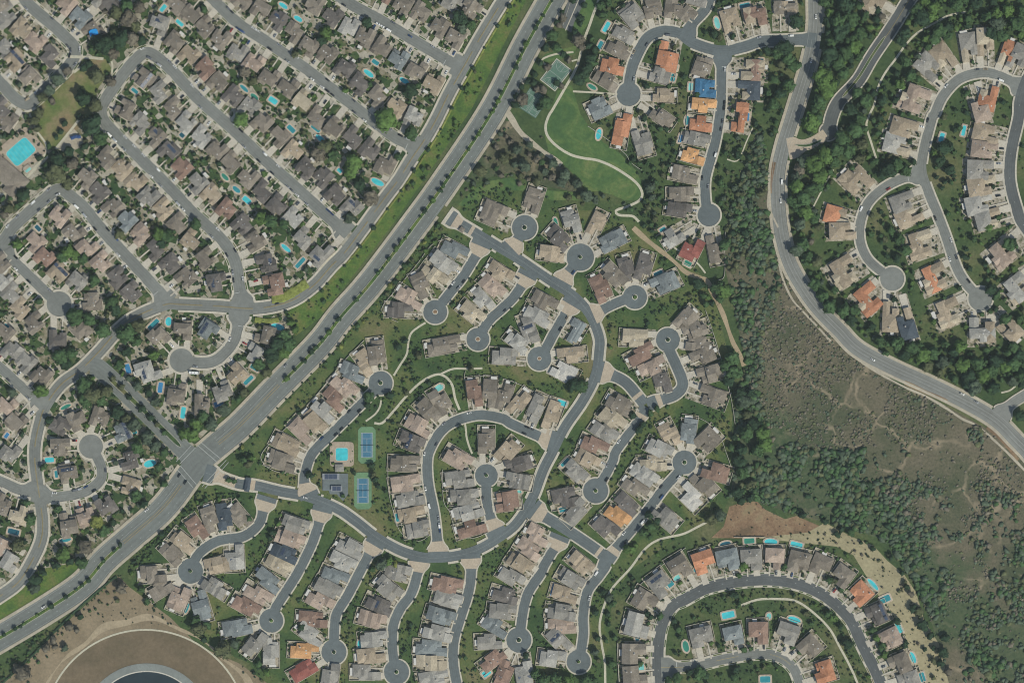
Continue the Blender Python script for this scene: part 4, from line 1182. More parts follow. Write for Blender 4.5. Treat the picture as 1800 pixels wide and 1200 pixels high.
def house(h):
    R = random.Random(int(h['px'] * 131 + h['py'] * 17))
    rz, edge = facing(h)
    h['rz'] = rz
    if h['style'] == 'estate' and edge - h['d'] / 2 > 6:
        h['x'] -= math.sin(rz) * 1.6
        h['y'] += math.cos(rz) * 1.6
    w, d = h['w'], h['d']
    villa = h['style'] == 'villa'
    root = empty('villa' if villa else 'house', (h['x'], h['y'], 0.0), rz)
    h['root'] = root
    roofm, wallm = MAT['R_' + h['c']], MAT['stucco']
    low = R.uniform(0.26, 0.34) if h['style'] in ('patio', 'villa') else R.uniform(0.33, 0.42)
    flip = R.choice((-1, 1))
    blocks = []       # x0,x1,y0,y1,eave,gable   (front = +y)
    def span(frac, side, jit=0.0):
        ww_ = w * frac
        x_ = side * (w - ww_) / 2
        return x_ - ww_ / 2, x_ + ww_ / 2
    if h['style'] == 'tract':
        two = R.random() < 0.65
        ev = 6.0 if two else 3.6
        y1, y2 = -d * R.uniform(0.08, 0.2), d * R.uniform(0.14, 0.24)
        x0, x1 = span(R.uniform(0.9, 1.0), R.choice((-1, 0, 1)))
        blocks.append((x0, x1, -d * 0.34, y2, ev, R.choice((None, None, 'x'))))
        x0, x1 = span(R.uniform(0.42, 0.7), R.choice((-1, 1)))
        blocks.append((x0, x1, -d / 2, y1 + 3, ev - 0.09 if R.random() < 0.5 else 3.2, R.choice((None, 'y', 'y'))))
        g0, g1 = sorted((flip * w * 0.5, flip * (w * 0.5 - R.uniform(6.8, 7.6))))
        blocks.append((g0, g1, y2 - R.uniform(3, 6), d / 2, R.choice((3.2, 3.2, ev - 0.15)), R.choice((None, 'y'))))
        if R.random() < 0.7:
            a0, a1 = sorted((-flip * w * R.uniform(0.44, 0.49), -flip * w * R.uniform(0.08, 0.2)))
            blocks.append((a0, a1, y2 - 5, d * R.uniform(0.28, 0.4), R.choice((3.1, ev - 0.22)), R.choice((None, 'y', 'y'))))
    elif h['style'] == 'villa':
        ev = 5.8 if R.random() < 0.5 else 3.6
        ww = min(8.4, w * 0.38)
        if w < 20:
            blocks.append((-w / 2, w / 2, -d / 2, d * 0.08, ev, None))
            a0, a1 = sorted((flip * w / 2, flip * (w / 2 - ww)))
            blocks.append((a0, a1, -d * 0.1, d / 2, 3.4, R.choice((None, 'y'))))
            a0, a1 = sorted((-flip * w * 0.48, -flip * w * 0.1))
            blocks.append((a0, a1, -d * 0.2, d * 0.28, ev - 0.08, R.choice((None, 'y'))))
        else:
            blocks.append((-w * 0.5, w * 0.5, -d * 0.32, d * 0.06, ev, None))
            blocks.append((-w * 0.48, -w * 0.48 + ww, -d * 0.1, d / 2, 3.5, R.choice((None, 'y'))))
            blocks.append((w * 0.48 - ww, w * 0.48, -d / 2, d * 0.3, 3.4 if flip > 0 else ev - 0.07, R.choice((None, 'y'))))
            blocks.append((-w * 0.1, w * 0.2, -d * 0.46, 0, ev - 0.1, 'y'))
    elif h['style'] == 'estate':
        ev = 5.6 if R.random() < 0.8 else 3.4
        blocks.append((-w / 2, w / 2, -d / 2, d * 0.16, ev, None if R.random() < 0.6 else 'x'))
        a0, a1 = sorted((flip * w * 0.49, -flip * w * 0.02))
        blocks.append((a0, a1, -d * 0.15, d / 2, ev - 0.08 if R.random() < 0.4 else 3.3, R.choice((None, 'y'))))
        if R.random() < 0.5:
            a0, a1 = sorted((-flip * w * 0.47, -flip * w * 0.1))
            blocks.append((a0, a1, -d * 0.2, d * 0.30, 3.25, 'y'))
    else:
        ev = 5.0 if R.random() < 0.5 else 3.5
        ya, yb = -d * R.uniform(0.1, 0.24), d * R.uniform(0.12, 0.24)
        x0, x1 = span(R.uniform(0.94, 1.0), R.choice((-1, 1)))
        blocks.append((x0, x1, ya - d * R.uniform(0.06, 0.12), yb, ev, R.choice((None, 'x', 'y'))))
        x0, x1 = span(R.uniform(0.62, 0.95), R.choice((-1, 1)))
        blocks.append((x0, x1, -d / 2, ya + 2.5, R.choice((ev - 0.1, 3.3)), R.choice((None, 'x', 'y'))))
        a0, a1 = sorted((flip * w * 0.5, flip * (w * 0.5 - R.uniform(6.8, 8.2))))
        blocks.append((a0, a1, yb - R.uniform(3, 6), d / 2, R.choice((3.2, 3.2, ev - 0.2)), R.choice((None, 'y', 'x'))))
        if R.random() < 0.6:
            a0, a1 = sorted((-flip * w * R.uniform(0.42, 0.49), -flip * w * R.uniform(0.0, 0.12)))
            blocks.append((a0, a1, yb - 4, d * R.uniform(0.3, 0.42), R.choice((3.0, ev - 0.25)), R.choice((None, 'y'))))
        if R.random() < 0.4:
            a0 = R.uniform(-0.3, 0.0) * w
            blocks.append((a0, a0 + w * 0.32, ya, ya + d * 0.22, ev + 0.5, R.choice(('x', 'y'))))
    wm = MB()
    for i, (x0, x1, y0, y1, e, g) in enumerate(blocks):
        q = 0.03 * i
        wm.box(x0 + q, x1 - q, y0 + q, y1 - q, 0, e - 0.02)
    wm.build('wall', [wallm], root)
    for i, (x0, x1, y0, y1, e, g) in enumerate(blocks):
        rm = MB()
        hip(rm, x0, x1, y0, y1, e + 0.013 * i, low, 0.5, g, 0, 2)
        rmat = MAT['R_' + R.choice('yt')] if (villa and i and R.random() < 0.4) else roofm  # some villa wings get cream/tan roofs: two-tone sun and shade put into the colour
        ro = rm.build('roof' if i == 0 else 'wing_roof', [rmat, MAT['trim'], wallm], root)
        if i == 0:
            roof0 = ro
    b0 = blocks[0]

    def roof_z(px, py, b=b0):
        x0, x1, y0, y1, e, g = b
        return e + low * min(px - x0, x1 - px, py - y0, y1 - py) if g is None else e + low * (min(py - y0, y1 - py) if g == 'x' else min(px - x0, x1 - px))
    cx, cy = (b0[0] + b0[1]) / 2, (b0[2] + b0[3]) / 2
    hx, hy = (b0[1] - b0[0]) / 2, (b0[3] - b0[2]) / 2
    if R.random() < 0.6:
        px, py = cx + R.uniform(-0.6, 0.6) * hx, cy + R.choice((-1, 1)) * 0.55 * hy
        inst('chimney', CHIM, roof0, (px, py, roof_z(px, py) - 0.9), R.choice((0, math.pi / 2)))
    for _ in range(R.choice((0, 0, 1, 1, 2, 3))):
        px, py = cx + R.uniform(-0.7, 0.7) * hx, cy + R.uniform(-0.6, 0.6) * hy
        sk = R.random() < 0.55
        inst('skylight' if sk else 'roof_vent', SKYL if sk else VENT, roof0, (px, py, roof_z(px, py) + 0.1), 0)
    solar = any(math.hypot(h['px'] - a, h['py'] - b) < 12 for a, b in SOLAR_AT)
    if solar:
        n = R.choice((2, 3, 4))
        for k in range(n):
            px, py = cx + (k - (n - 1) / 2) * 4.3 * (1 if hx > 8 else 0.8), cy - 0.5 * hy
            o = inst('solar_panel', SOLAR, roof0, (px, py, roof_z(cx, py) + 0.12))
            o.rotation_euler = (math.atan(low), 0, 0) if b0[5] != 'y' else (0.02, 0, 0)
            if b0[5] == 'y' or abs(px - cx) > hx * 0.6:
                o.location.z = roof_z(cx * 0.5 + px * 0.5, cy) + 0.35
    # garage side faces the street
    gb = max(blocks, key=lambda b: b[3])
    gx = (gb[0] + gb[1]) / 2
    inst('garage_door', GDOOR, root, (gx, gb[3] + 0.02, 0.3))
    fb = blocks[0]
    dx = -flip * w * 0.22
    inst('front_door', FDOOR, root, (dx, fb[3] + 0.03, 0.2))
    for sx in (-0.3, 0.28):
        o = inst('window', WIND, root, (cx + sx * 2 * hx, b0[2] - 0.03, b0[4] - 2.2), math.pi)
    bx_, by_ = h['x'] + (d / 2 + 3) * math.sin(rz), h['y'] - (d / 2 + 3) * math.cos(rz)
    if any(math.hypot(p['x'] - bx_, p['y'] - by_) < 9 for p in PL):
        pass
    elif R.random() < 0.62 and h['style'] != 'tract':
        inst('patio_cover', PCOV, root, (R.uniform(-0.2, 0.2) * w, -d / 2 - 1.6, 0), 0, (R.uniform(0.6, 1.2), R.uniform(0.6, 1.0), 1))
    elif R.random() < 0.38:
        inst('patio_cover', PCOV, root, (R.uniform(-0.2, 0.2) * w, -d / 2 - 1.7, 0), 0, (R.uniform(0.5, 0.9), R.uniform(0.7, 1.0), 1))
    # paved lot and driveway
    c, s_ = math.cos(rz), math.sin(rz)

    def loc(u, v):
        return (h['x'] + u * c - v * s_, h['y'] + u * s_ + v * c)
    idx = len(HOUSES) and HOUSES.index(h)
    front = d / 2 + max(1.0, min(14.0, edge - d / 2)) + 0.3
    zz = WALK_TOP + 0.09 + 0.004 * (idx % 20)
    if h['style'] != 'tract':
        ex = 1.1 if h['style'] == 'patio' else 2.0
        bw = MB()
        X0, X1, Y0, Y1 = -w / 2 - ex + 0.1, w / 2 + ex - 0.1, -d / 2 - 4.2, d * 0.3
        if h['style'] in ('patio', 'estate'):
            bw.box(X0 - 0.17, X0 + 0.17, Y0, Y1, 0, 1.8)
            bw.box(X1 - 0.17, X1 + 0.17, Y0, Y1, 0, 1.8)
            bw.box(X0 + 0.17, X1 - 0.17, Y0, Y0 + 0.34, 0, 1.79)
            bw.build('boundary_wall', [MAT['walk']], root)
        q = [loc(-w / 2 - ex, -d / 2 - 4.2), loc(w / 2 + ex, -d / 2 - 4.2), loc(w / 2 + ex, front - 1.0), loc(-w / 2 - ex, front - 1.0)]
        pads.face([(a, b, 0.17 + 0.004 * (idx % 14)) for a, b in q])
    else:
        if R.random() < 0.7:
            u0 = R.uniform(-0.5, 0.1) * w
            u1 = u0 + R.uniform(4, 9)
            v0 = -d / 2 - R.uniform(2.2, 4.5)
            drv.face([(*loc(u0, v0), 0.16), (*loc(u1, v0), 0.16), (*loc(u1, -d / 2 + 0.5), 0.16), (*loc(u0, -d / 2 + 0.5), 0.16)])
        sx = flip * (w / 2 + 0.7)
        drv.face([(*loc(*q_), 0.15) for q_ in sorted([(sx - 0.55, -d / 2), (sx + 0.55, -d / 2)])] + [(*loc(sx + 0.55, d / 2), 0.15), (*loc(sx - 0.55, d / 2), 0.15)])
    dw = 3.0 if h['style'] != 'villa' else 3.4
    y0 = gb[3] - 0.4
    q = [loc(gx - dw, y0), loc(gx + dw, y0), loc(gx + dw + 0.3, front), loc(gx - dw - 0.3, front)]
    drv.face([(a, b, zz) for a, b in q])
    h['drive'] = (loc(gx, (gb[3] + front) / 2), rz, front - gb[3], gx, gb[3])
    # front walk
    q = [loc(dx - 0.7, fb[3]), loc(dx + 0.7, fb[3]), loc(dx + 0.7, front), loc(dx - 0.7, front)]
    drv.face([(a, b, zz + 0.002) for a, b in q])
    mx, my = loc(gx, (y0 + front) / 2)
    stamp_rect(mx, my, rz, dw, (front - y0) / 2, 5)
    for (x0, x1, y0, y1, e, g) in blocks:
        mx, my = loc((x0 + x1) / 2, (y0 + y1) / 2)
        stamp_rect(mx, my, rz, (x1 - x0) / 2 + 0.5, (y1 - y0) / 2 + 0.5, 3)
    pool = [p for p in PL if math.hypot(p['x'] - h['x'], p['y'] - h['y']) < max(w, d) * 0.5 + 9]
    kind = 'villa' if villa else 'house'
    extra = ''
    if solar:
        extra = ' with solar panels'
    lab = '%s roofed %s%s, %s from %s, %s' % (MAT['N_' + h['c']], kind, extra, ordn(h['k']), h['start'], h['phrase'])
    if h['c'] == 'o':
        lab = lab.replace('tiled roofed', 'tile-roofed')
    tag(root, fit(lab), kind, 'villas in the north-east hills' if villa else 'houses of the neighbourhood')


for h in HOUSES:
    house(h)
tag(drv.build('driveway_pavement', [MAT['drive']]), kind='structure')
tag(pads.build('patio_pavement', [MAT['patio']]), kind='structure')

# blue tarp lying on a roof
tb = MB()
n = 7
for i in range(n):
    for j in range(n):
        def tz(a, b):
            return 0.10 * math.sin(a * 1.9) * math.cos(b * 2.3)
        x0, y0 = -4.2 + i * 1.2, -3.6 + j * 1.03
        if (i in (0, n - 1) and j in (0, n - 1)):
            continue
        tb.face([(x0, y0, tz(i, j)), (x0 + 1.2, y0, tz(i + 1, j)), (x0 + 1.2, y0 + 1.03, tz(i + 1, j + 1)), (x0, y0 + 1.03, tz(i, j + 1))])
tx, ty = W(167, 60)
tag(tb.build('tarp', [MAT['tarp']], loc=(tx, ty, 8.3), rz=0.3), 'bright blue tarp spread on a brown roof beside the park', 'tarp')

# ------------------------------------------------------------------ pools


def outline(L, Wd, kid, n=28):
    pts = []
    for i in range(n):
        a = 2 * math.pi * i / n
        ca, sa = math.cos(a), math.sin(a)
        if kid:
            r = 1 + 0.14 * math.cos(2 * a) - 0.16 * math.sin(a) * (1 if sa > 0 else 0.4)
            pts.append((ca * r * L / 2 * 0.95, sa * r * Wd / 2 * 1.05))
        else:
            k = 0.28
            pts.append((math.copysign(abs(ca) ** k, ca) * L / 2, math.copysign(abs(sa) ** k, sa) * Wd / 2))
    return pts


def add_pool(p, label, dm=1.7):
    root = empty('swimming_pool', (p['x'], p['y'], 0), p['rz'])
    ol = outline(p['L'], p['Wd'], p['kid'])
    n = len(ol)
    f1 = [(x * (1 + 0.45 / (p['L'] / 2)), y * (1 + 0.45 / (p['Wd'] / 2))) for x, y in ol]
    dl = outline(p['L'] + 2 * dm, p['Wd'] + 2 * dm, p['kid'])
    z = 0.78
    dk = MB()
    strip(dk, dl + dl[:1], f1 + f1[:1], z)
    for i in range(n):
        a, b = dl[i], dl[(i + 1) % n]
        dk.face([(*a, 0), (*b, 0), (*b, z), (*a, z)])
    dk.build('deck', [MAT['deck']], root)
    cp = MB()
    strip(cp, f1 + f1[:1], ol + ol[:1], z + 0.05)
    for i in range(n):
        a, b = ol[i], ol[(i + 1) % n]
        cp.face([(*b, z - 0.3), (*a, z - 0.3), (*a, z + 0.05), (*b, z + 0.05)])
        a, b = f1[i], f1[(i + 1) % n]
        cp.face([(*a, z - 0.1), (*b, z - 0.1), (*b, z + 0.05), (*a, z + 0.05)])
    cp.build('coping', [MAT['kerb']], root)
    wt = MB()
    wt.face([(x, y, z - 0.12) for x, y in ol])
    wt.build('water', [MAT['w_' + p['c']]], root)
    stamp_rect(p['x'], p['y'], p['rz'], p['L'] / 2 + 1.6, p['Wd'] / 2 + 1.6, 4)
    tag(root, label, 'pool', 'private garden pools' if dm < 5 else None)
    return root


CN = {'bright': 'bright turquoise', 'teal': 'dark teal', 'dark': 'dark blue', 'green': 'green', 'blue': 'blue', 'pale': 'pale aqua'}
used = {}
FORCE = {(1280, 1080): 0.0, (1317, 950): 0, (1400, 957): -0.1, (1127, 1171): 0.05, (601, 798): 0}
for p in PL:
    h = min(HOUSES, key=lambda q: math.hypot(q['x'] - p['x'], q['y'] - p['y']))
    p['rz'] = h['rz'] + (0 if abs((p['x'] - h['x']) * math.cos(h['rz']) + (p['y'] - h['y']) * math.sin(h['rz'])) < h['w'] * 0.5 else math.pi / 2)
    kk = '%s%s garden pool by the %s house from %s, %s' % (CN[p['c']], ' curved' if p['kid'] else '', ordn(h['k']), h['start'], h['phrase'])
    used[kk] = used.get(kk, 0) + 1
    if used[kk] > 1:
        kk = 'second ' + kk
    add_pool(p, fit(kk))
q = W(601, 798)
add_pool(dict(x=q[0], y=q[1], L=21 * S, Wd=22 * S, kid=False, c='bright', rz=0.0), 'large bright turquoise community pool beside the tennis courts', 6.0)
q = W(37, 267)
BIGPOOL = add_pool(dict(x=q[0], y=q[1], L=46 * S, Wd=32 * S, kid=False, c='bright', rz=math.radians(41)), 'large lane-marked turquoise pool of the clubhouse at the west edge', 8.0)
lp = MB()
for k in range(7):
    u = -10.5 + k * 3.5
    lp.face([(u - 0.22, -7.6, 0.69), (u + 0.22, -7.6, 0.69), (u + 0.22, 7.6, 0.69), (u - 0.22, 7.6, 0.69)])
lp.build("lane_lines", [MAT["w_pale"]], BIGPOOL)
q = W(48, 297)
add_pool(dict(x=q[0], y=q[1], L=11 * S, Wd=10 * S, kid=False, c='pale', rz=math.radians(41)), 'small pale wading pool between clubhouse and large lane pool', 1.2)

# clubhouse, guard houses, carports --------------------------------------


def simple_building(name, px, py, rz, blocks, c, label, cat, low=0.3):
    x, y = W(px, py)
    root = empty(name, (x, y, 0), rz)
    wm = MB()
    for i, (x0, x1, y0, y1, e, g) in enumerate(blocks):
        wm.box(x0 + 0.02 * i, x1 - 0.02 * i, y0, y1, 0, e - 0.02)
        stamp_rect(x + ((x0 + x1) / 2) * math.cos(rz) - ((y0 + y1) / 2) * math.sin(rz), y + ((x0 + x1) / 2) * math.sin(rz) + ((y0 + y1) / 2) * math.cos(rz), rz, (x1 - x0) / 2, (y1 - y0) / 2, 3)
    wm.build('wall', [MAT['stucco']], root)
    for i, (x0, x1, y0, y1, e, g) in enumerate(blocks):
        rm = MB()
        hip(rm, x0, x1, y0, y1, e + 0.01 * i, low, 0.7, g, 0, 2)
        rm.build('roof' if i == 0 else 'wing_roof', [MAT['R_' + c], MAT['trim'], MAT['stucco']], root)
    inst('front_door', FDOOR, root, ((blocks[0][0] + blocks[0][1]) / 2, blocks[0][3] + 0.04, 0))
    for t in (0.25, 0.75):
        inst('window', WIND, root, (blocks[0][0] * (1 - t) + blocks[0][1] * t, blocks[0][3] + 0.03, 1.0))
    return tag(root, label, cat)


simple_building('clubhouse', 12, 305, math.radians(-41), [(-22, 22, -9, 9, 4.2, None), (8, 20, -14, 6, 4.0, None)], 'b', 'long brown hip-roofed clubhouse beside the lane-marked pool', 'clubhouse')
simple_building('guard_house', 436, 851, math.radians(-10), [(-1.9, 1.9, -6.2, 6.2, 3.2, None)], 'k', 'narrow slate-roofed guard house at the west gate of the community', 'guard house')
simple_building('guard_house', 812, 404, math.radians(-35), [(-1.8, 1.8, -1.8, 1.8, 3.0, None)], 'b', 'tiny brown guard house at the north gate of the community', 'guard house')
simple_building('pool_house', 597, 822, 0, [(-3.6, 3.6, -3, 3, 3.2, None)], 'g', 'small grey pool house below the community pool', 'pool house')


def carport(px, py, w, d, label):
    x, y = W(px, py)
    root = empty('carport', (x, y, 0), 0)
    mb = MB()
    mb.box(-w / 2, w / 2, -d / 2, d / 2, 3.0, 3.2, 0, True)
    mb.build('roof', [MAT['rail']], root)
    for sx in (-1, 1):
        pm = MB()
        pm.box(sx * w * 0.42 - 0.12, sx * w * 0.42 + 0.12, -0.12, 0.12, 0, 3.0)
        pm.build('post', [MAT['rail']], root)
    k = max(1, int(w / 4.2))
    for i in range(k):
        inst('solar_panel', SOLAR, root, ((i - (k - 1) / 2) * 4.15, 0, 3.16), 0, (1, d / 3.9, 1))
    tag(root, label, 'carport')
    stamp_rect(x, y, 0, w / 2, d / 2, 3)


poly_sheet('car_park_pavement', parse('567,832 612,832 612,868 603,880 592,868 580,868 578,862 567,862'), 0.9, MAT['road_gate'])
stamp_rect(*W(590, 850), 0, 13, 10, 1)
carport(582, 837, 16.5, 6.0, 'upper solar-covered carport beside the community tennis courts')
carport(592, 858, 11.0, 5.0, 'lower solar-covered carport beside the community tennis courts')
poly_sheet('car_park_pavement', parse('1007,-30 1042,-30 1030,0 1010,38 1004,58 984,46 992,22'), 0.3, MAT['road_dark'])
mb = MB()
line(mb, 1020, -6, 994, 54, 0.9, 0.36)
line(mb, 1004, 0, 990, 44, 0.25, 0.36)
tag(mb.build('road_marking', [MAT['walk']]), kind='structure')
for t in np.linspace(0, 1, 14):
    stamp(*W(1018 - 22 * t, -8 + 56 * t), 7, 1)

# courts -------------------------------------------------------------


def net(root, hw, z):
    nb = MB()
    nb.box(-hw, hw, -0.03, 0.03, z, z + 0.95, 0)
    nb.build('net', [MAT['net']], root)
    for s_ in (-1, 1):
        pb = MB()
        pb.box(s_ * hw - 0.06, s_ * hw + 0.06, -0.06, 0.06, z, z + 1.1)
        pb.build('net_post', [MAT['rail']], root)


def lines(root, segs, z, w=0.16):
    lb = MB()
    for x0, y0, x1, y1 in segs:
        if x0 == x1:
            lb.face([(x0 - w, y0 - w, z), (x0 + w, y0 - w, z), (x0 + w, y1 + w, z), (x0 - w, y1 + w, z)])
        else:
            lb.face([(x0 + w, y0 - w, z + 0.006), (x1 - w, y0 - w, z + 0.006), (x1 - w, y0 + w, z + 0.006), (x0 + w, y0 + w, z + 0.006)])
    lb.build('court_lines', [MAT['white_paint']], root)


TEN = [(-5.5, -11.9, -5.5, 11.9), (5.5, -11.9, 5.5, 11.9), (-4.1, -11.9, -4.1, 11.9), (4.1, -11.9, 4.1, 11.9), (0, -6.4, 0, 6.4), (-5.5, -11.9, 5.5, -11.9), (-5.5, 11.9, 5.5, 11.9), (-4.1, -6.4, 4.1, -6.4), (-4.1, 6.4, 4.1, 6.4)]


def fence(root, pts, z, hgt=3.0):
    for i in range(len(pts)):
        a, b = np.array(pts[i]), np.array(pts[(i + 1) % len(pts)])
        L = np.hypot(*(b - a))
        pb = MB()
        pb.box(-0.05, 0.05, -0.05, 0.05, z, z + hgt)
        pb.build('fence_post', [MAT['net']], root, loc=(a[0], a[1], 0))
        rb = MB()
        rb.box(0, L, -0.025, 0.025, z + hgt - 0.08, z + hgt)
        rb.box(0, L, -0.02, 0.02, z + hgt * 0.5 - 0.03, z + hgt * 0.5 + 0.03)
        rb.build('fence_rail', [MAT['net']], root, loc=(a[0], a[1], 0), rz=math.atan2(b[1] - a[1], b[0] - a[0]))


def tennis(px, py, label):
    x, y = W(px, py)
    root = empty('tennis_court', (x, y, 0), 0)
    hw, hd, ch = 8.6, 18.0, 3.0
    pts = [(-hw, -hd + ch), (-hw + ch, -hd), (hw - ch, -hd), (hw, -hd + ch), (hw, hd - ch), (hw - ch, hd), (-hw + ch, hd), (-hw, hd - ch)]
    b = MB()
    b.face([(u, v, 0.5) for u, v in pts])
    b.build('surround', [MAT['court_green']], root)
    b = MB()
    b.face([(-5.6, -12, 0.56), (5.6, -12, 0.56), (5.6, 12, 0.56), (-5.6, 12, 0.56)])
    b.build('court_surface', [MAT['court_blue']], root)
    lines(root, TEN, 0.6)
    net(root, 6.4, 0.5)
    fence(root, pts, 0.5)
    stamp_rect(x, y, 0, hw, hd, 7)
    tag(root, label, 'tennis court', 'blue tennis courts of the gated community')


tennis(645, 782, 'blue and green tennis court east of the community pool')
tennis(638, 862, 'blue and green tennis court beside the solar-covered car park')


def park_court(px, py, rz, hw, hd, label, cat, name, hoops):
    x, y = W(px, py)
    root = empty(name, (x, y, 0), rz)
    b = MB()
    b.box(-hw, hw, -hd, hd, 0, 0.5)
    b.build('court_surface', [MAT['court_teal']], root)
    if hoops:
        lines(root, [(-hw + 1, -hd + 1, -hw + 1, hd - 1), (hw - 1, -hd + 1, hw - 1, hd - 1), (-hw + 1, -hd + 1, hw - 1, -hd + 1), (-hw + 1, hd - 1, hw - 1, hd - 1), (-hw + 1, 0, hw - 1, 0), (-1.9, -hd + 1, -1.9, -hd + 6), (1.9, -hd + 1, 1.9, -hd + 6), (-1.9, hd - 6, -1.9, hd - 1), (1.9, hd - 6, 1.9, hd - 1)], 0.53, 0.12)
        arc = MB()
        for s_ in (-1, 1):
            a = np.linspace(0, math.pi, 20)
            c_ = np.stack([np.cos(a) * 6.4, s_ * (hd - 1.2) - s_ * np.sin(a) * 6.4], 1)
            c2 = np.stack([np.cos(a) * 6.15, s_ * (hd - 1.2) - s_ * np.sin(a) * 6.15], 1)
            if s_ > 0:
                strip(arc, c2, c_, 0.55)
            else:
                strip(arc, c_, c2, 0.55)
        arc.build('court_lines', [MAT['white_paint']], root)
        for s_ in (-1, 1):
            hp = MB()
            hp.box(-0.08, 0.08, s_ * (hd - 0.6) - 0.08, s_ * (hd - 0.6) + 0.08, 0.5, 3.4)
            hp.box(-0.9, 0.9, s_ * (hd - 1.2) - 0.04, s_ * (hd - 1.2) + 0.04, 3.2, 4.2, 0, True)
            hp.build('hoop_stand', [MAT['rail']], root)
        ed = MB()
        for q_ in ((-hw - 0.8, hw + 0.8, hd, hd + 0.8), (-hw - 0.8, hw + 0.8, -hd - 0.8, -hd), (-hw - 0.8, -hw, -hd, hd), (hw, hw + 0.8, -hd, hd)):
            ed.box(*q_, 0, 0.56)
        ed.build('edging', [MAT['kerb']], root)
    else:
        for k in (-0.5, 0.5):
            lines(root, [(a + k * hw, b_, c_ + k * hw, d_) for a, b_, c_, d_ in [(t[0] * 0.8, t[1] * 0.86, t[2] * 0.8, t[3] * 0.86) for t in TEN]], 0.53, 0.11)
            r2 = MB()
            r2.box(k * hw - 4.6, k * hw + 4.6, -0.03, 0.03, 0.5, 1.45)
            r2.build('net', [MAT['net']], root)
        fence(root, [(-hw, -hd), (hw, -hd), (hw, hd), (-hw, hd)], 0.5)
    stamp_rect(x, y, rz, hw + 1, hd + 1, 7)
    tag(root, label, cat)


park_court(977, 132, math.radians(-38), 8.6, 12.5, 'green basketball court with white arcs in the park by the avenue', 'basketball court', 'basketball_court', True)
park_court(937, 181, math.radians(-33), 10.5, 11.5, 'pair of worn green park tennis courts below the basketball court', 'tennis court', 'park_tennis_court', False)

# playground ------------------------------------------------------------
poly_sheet('playground_pavement', parse('101,262 130,227 146,242 148,252 118,270'), 0.62, MAT['gravel'])
stamp(*W(126, 248), 11, 7)
x, y = W(134, 242)
root = empty('play_structure', (x, y, 0.6), 0.2)
for i, (u, v) in enumerate(((-3.2, 0), (0.2, 0.6), (3.4, -0.2))):
    cb = MB()
    hip(cb, u - 1.6, u + 1.6, v - 1.6, v + 1.6, 3.0, 0.5, 0.1)
    cb.build('canopy', [MAT['C_blue'], MAT['C_blue']], root)
    for sx in (-1.3, 1.3):
        for sy in (-1.3, 1.3):
            pb = MB()
            pb.box(u + sx - 0.07, u + sx + 0.07, v + sy - 0.07, v + sy + 0.07, 0, 2.8)
            pb.build('post', [MAT['rail']], root)
tag(root, 'dark blue canopied play structure on the sandy park playground', 'playground')

# circle islands -----------------------------------------------------------
ISL = []
for r in RL:
    if r['island']:
        bx, by, br = r['bulb']
        root = empty('traffic_island', (bx, by, r['z']), 0)
        R0 = random.Random(r['id']).uniform(1.9, 2.9)
        kb = MB()
        a = np.linspace(0, 2 * math.pi, 25)
        ca = np.stack([np.cos(a), np.sin(a)], 1)
        strip(kb, ca * R0, ca * (R0 * 0.75), 0.16)
        strip(kb, ca * R0, ca * R0, 0, z2=0.16)
        kb.build('kerb_ring', [MAT['kerb']], root)
        sb = MB()
        sb.face([(*(v * R0 * 0.75), 0.14) for v in ca[:-1]])
        sb.build('soil', [MAT['redsoil' if r['island'] == 2 else 'belt']], root)
        tag(root, '%s traffic island in the circle of %s' % ('paved' if r['island'] == 2 else 'planted', r['phrase']), 'island', 'islands in the turning circles')
        ISL.append((root, r['island']))

# ------------------------------------------------------------------ trees and shrubs


def ico(sub):
    bm = bmesh.new()
    bmesh.ops.create_icosphere(bm, subdivisions=sub, radius=1.0)
    v = np.array([q.co[:] for q in bm.verts])
    f = np.array([[q.index for q in t.verts] for t in bm.faces])
    bm.free()
    return v, f


def crown_proto(seed, sub, nleaf, leaf=(0.16, 0.3), lump=0.42, squash=0.82):
    """unit crown: lumpy foliage body plus loose leaf sprays round it"""
    v, f = ico(sub)
    R = np.random.default_rng(seed)
    off = Vector(R.uniform(-50, 50, 3))
    rad = []
    for q in v:
        qv = Vector(q)
        a = mnoise.noise(qv * 1.7 + off) * lump + mnoise.noise(qv * 4.3 + off) * lump * 0.55
        rad.append(0.86 + a)
    body = v * np.array(rad)[:, None]
    dirs = R.normal(size=(nleaf, 3))
    dirs[:, 2] = np.abs(dirs[:, 2]) * 0.9 - 0.15
    dirs /= np.linalg.norm(dirs, axis=1)[:, None]
    quads = []
    for d in dirs:
        qv = Vector(d)
        a = 0.9 + mnoise.noise(qv * 1.7 + off) * lump + R.uniform(-0.12, 0.12)
        c = d * a
        s = R.uniform(*leaf)
        u = np.cross(d, R.normal(size=3))
        u /= np.linalg.norm(u)
        w = np.cross(d, u) + d * R.uniform(-0.7, 0.7)
        w /= np.linalg.norm(w)
        quads.append([c - u * s * 0.5 - w * s * 0.35, c + u * s * 0.5 - w * s * 0.35, c + u * s * 0.32 + w * s * 0.5, c - u * s * 0.32 + w * s * 0.5])
    lv = np.array(quads).reshape(-1, 3) if nleaf else np.zeros((0, 3))
    verts = np.concatenate([body, lv])
    verts[:, 2] *= squash
    lq = len(body) + np.arange(4 * nleaf).reshape(-1, 4)
    tri = np.concatenate([f, lq[:, [0, 1, 2]], lq[:, [0, 2, 3]]]) if nleaf else f
    return verts, tri


TR = []      # x, y, radius, tone, zone
cellmap = {}


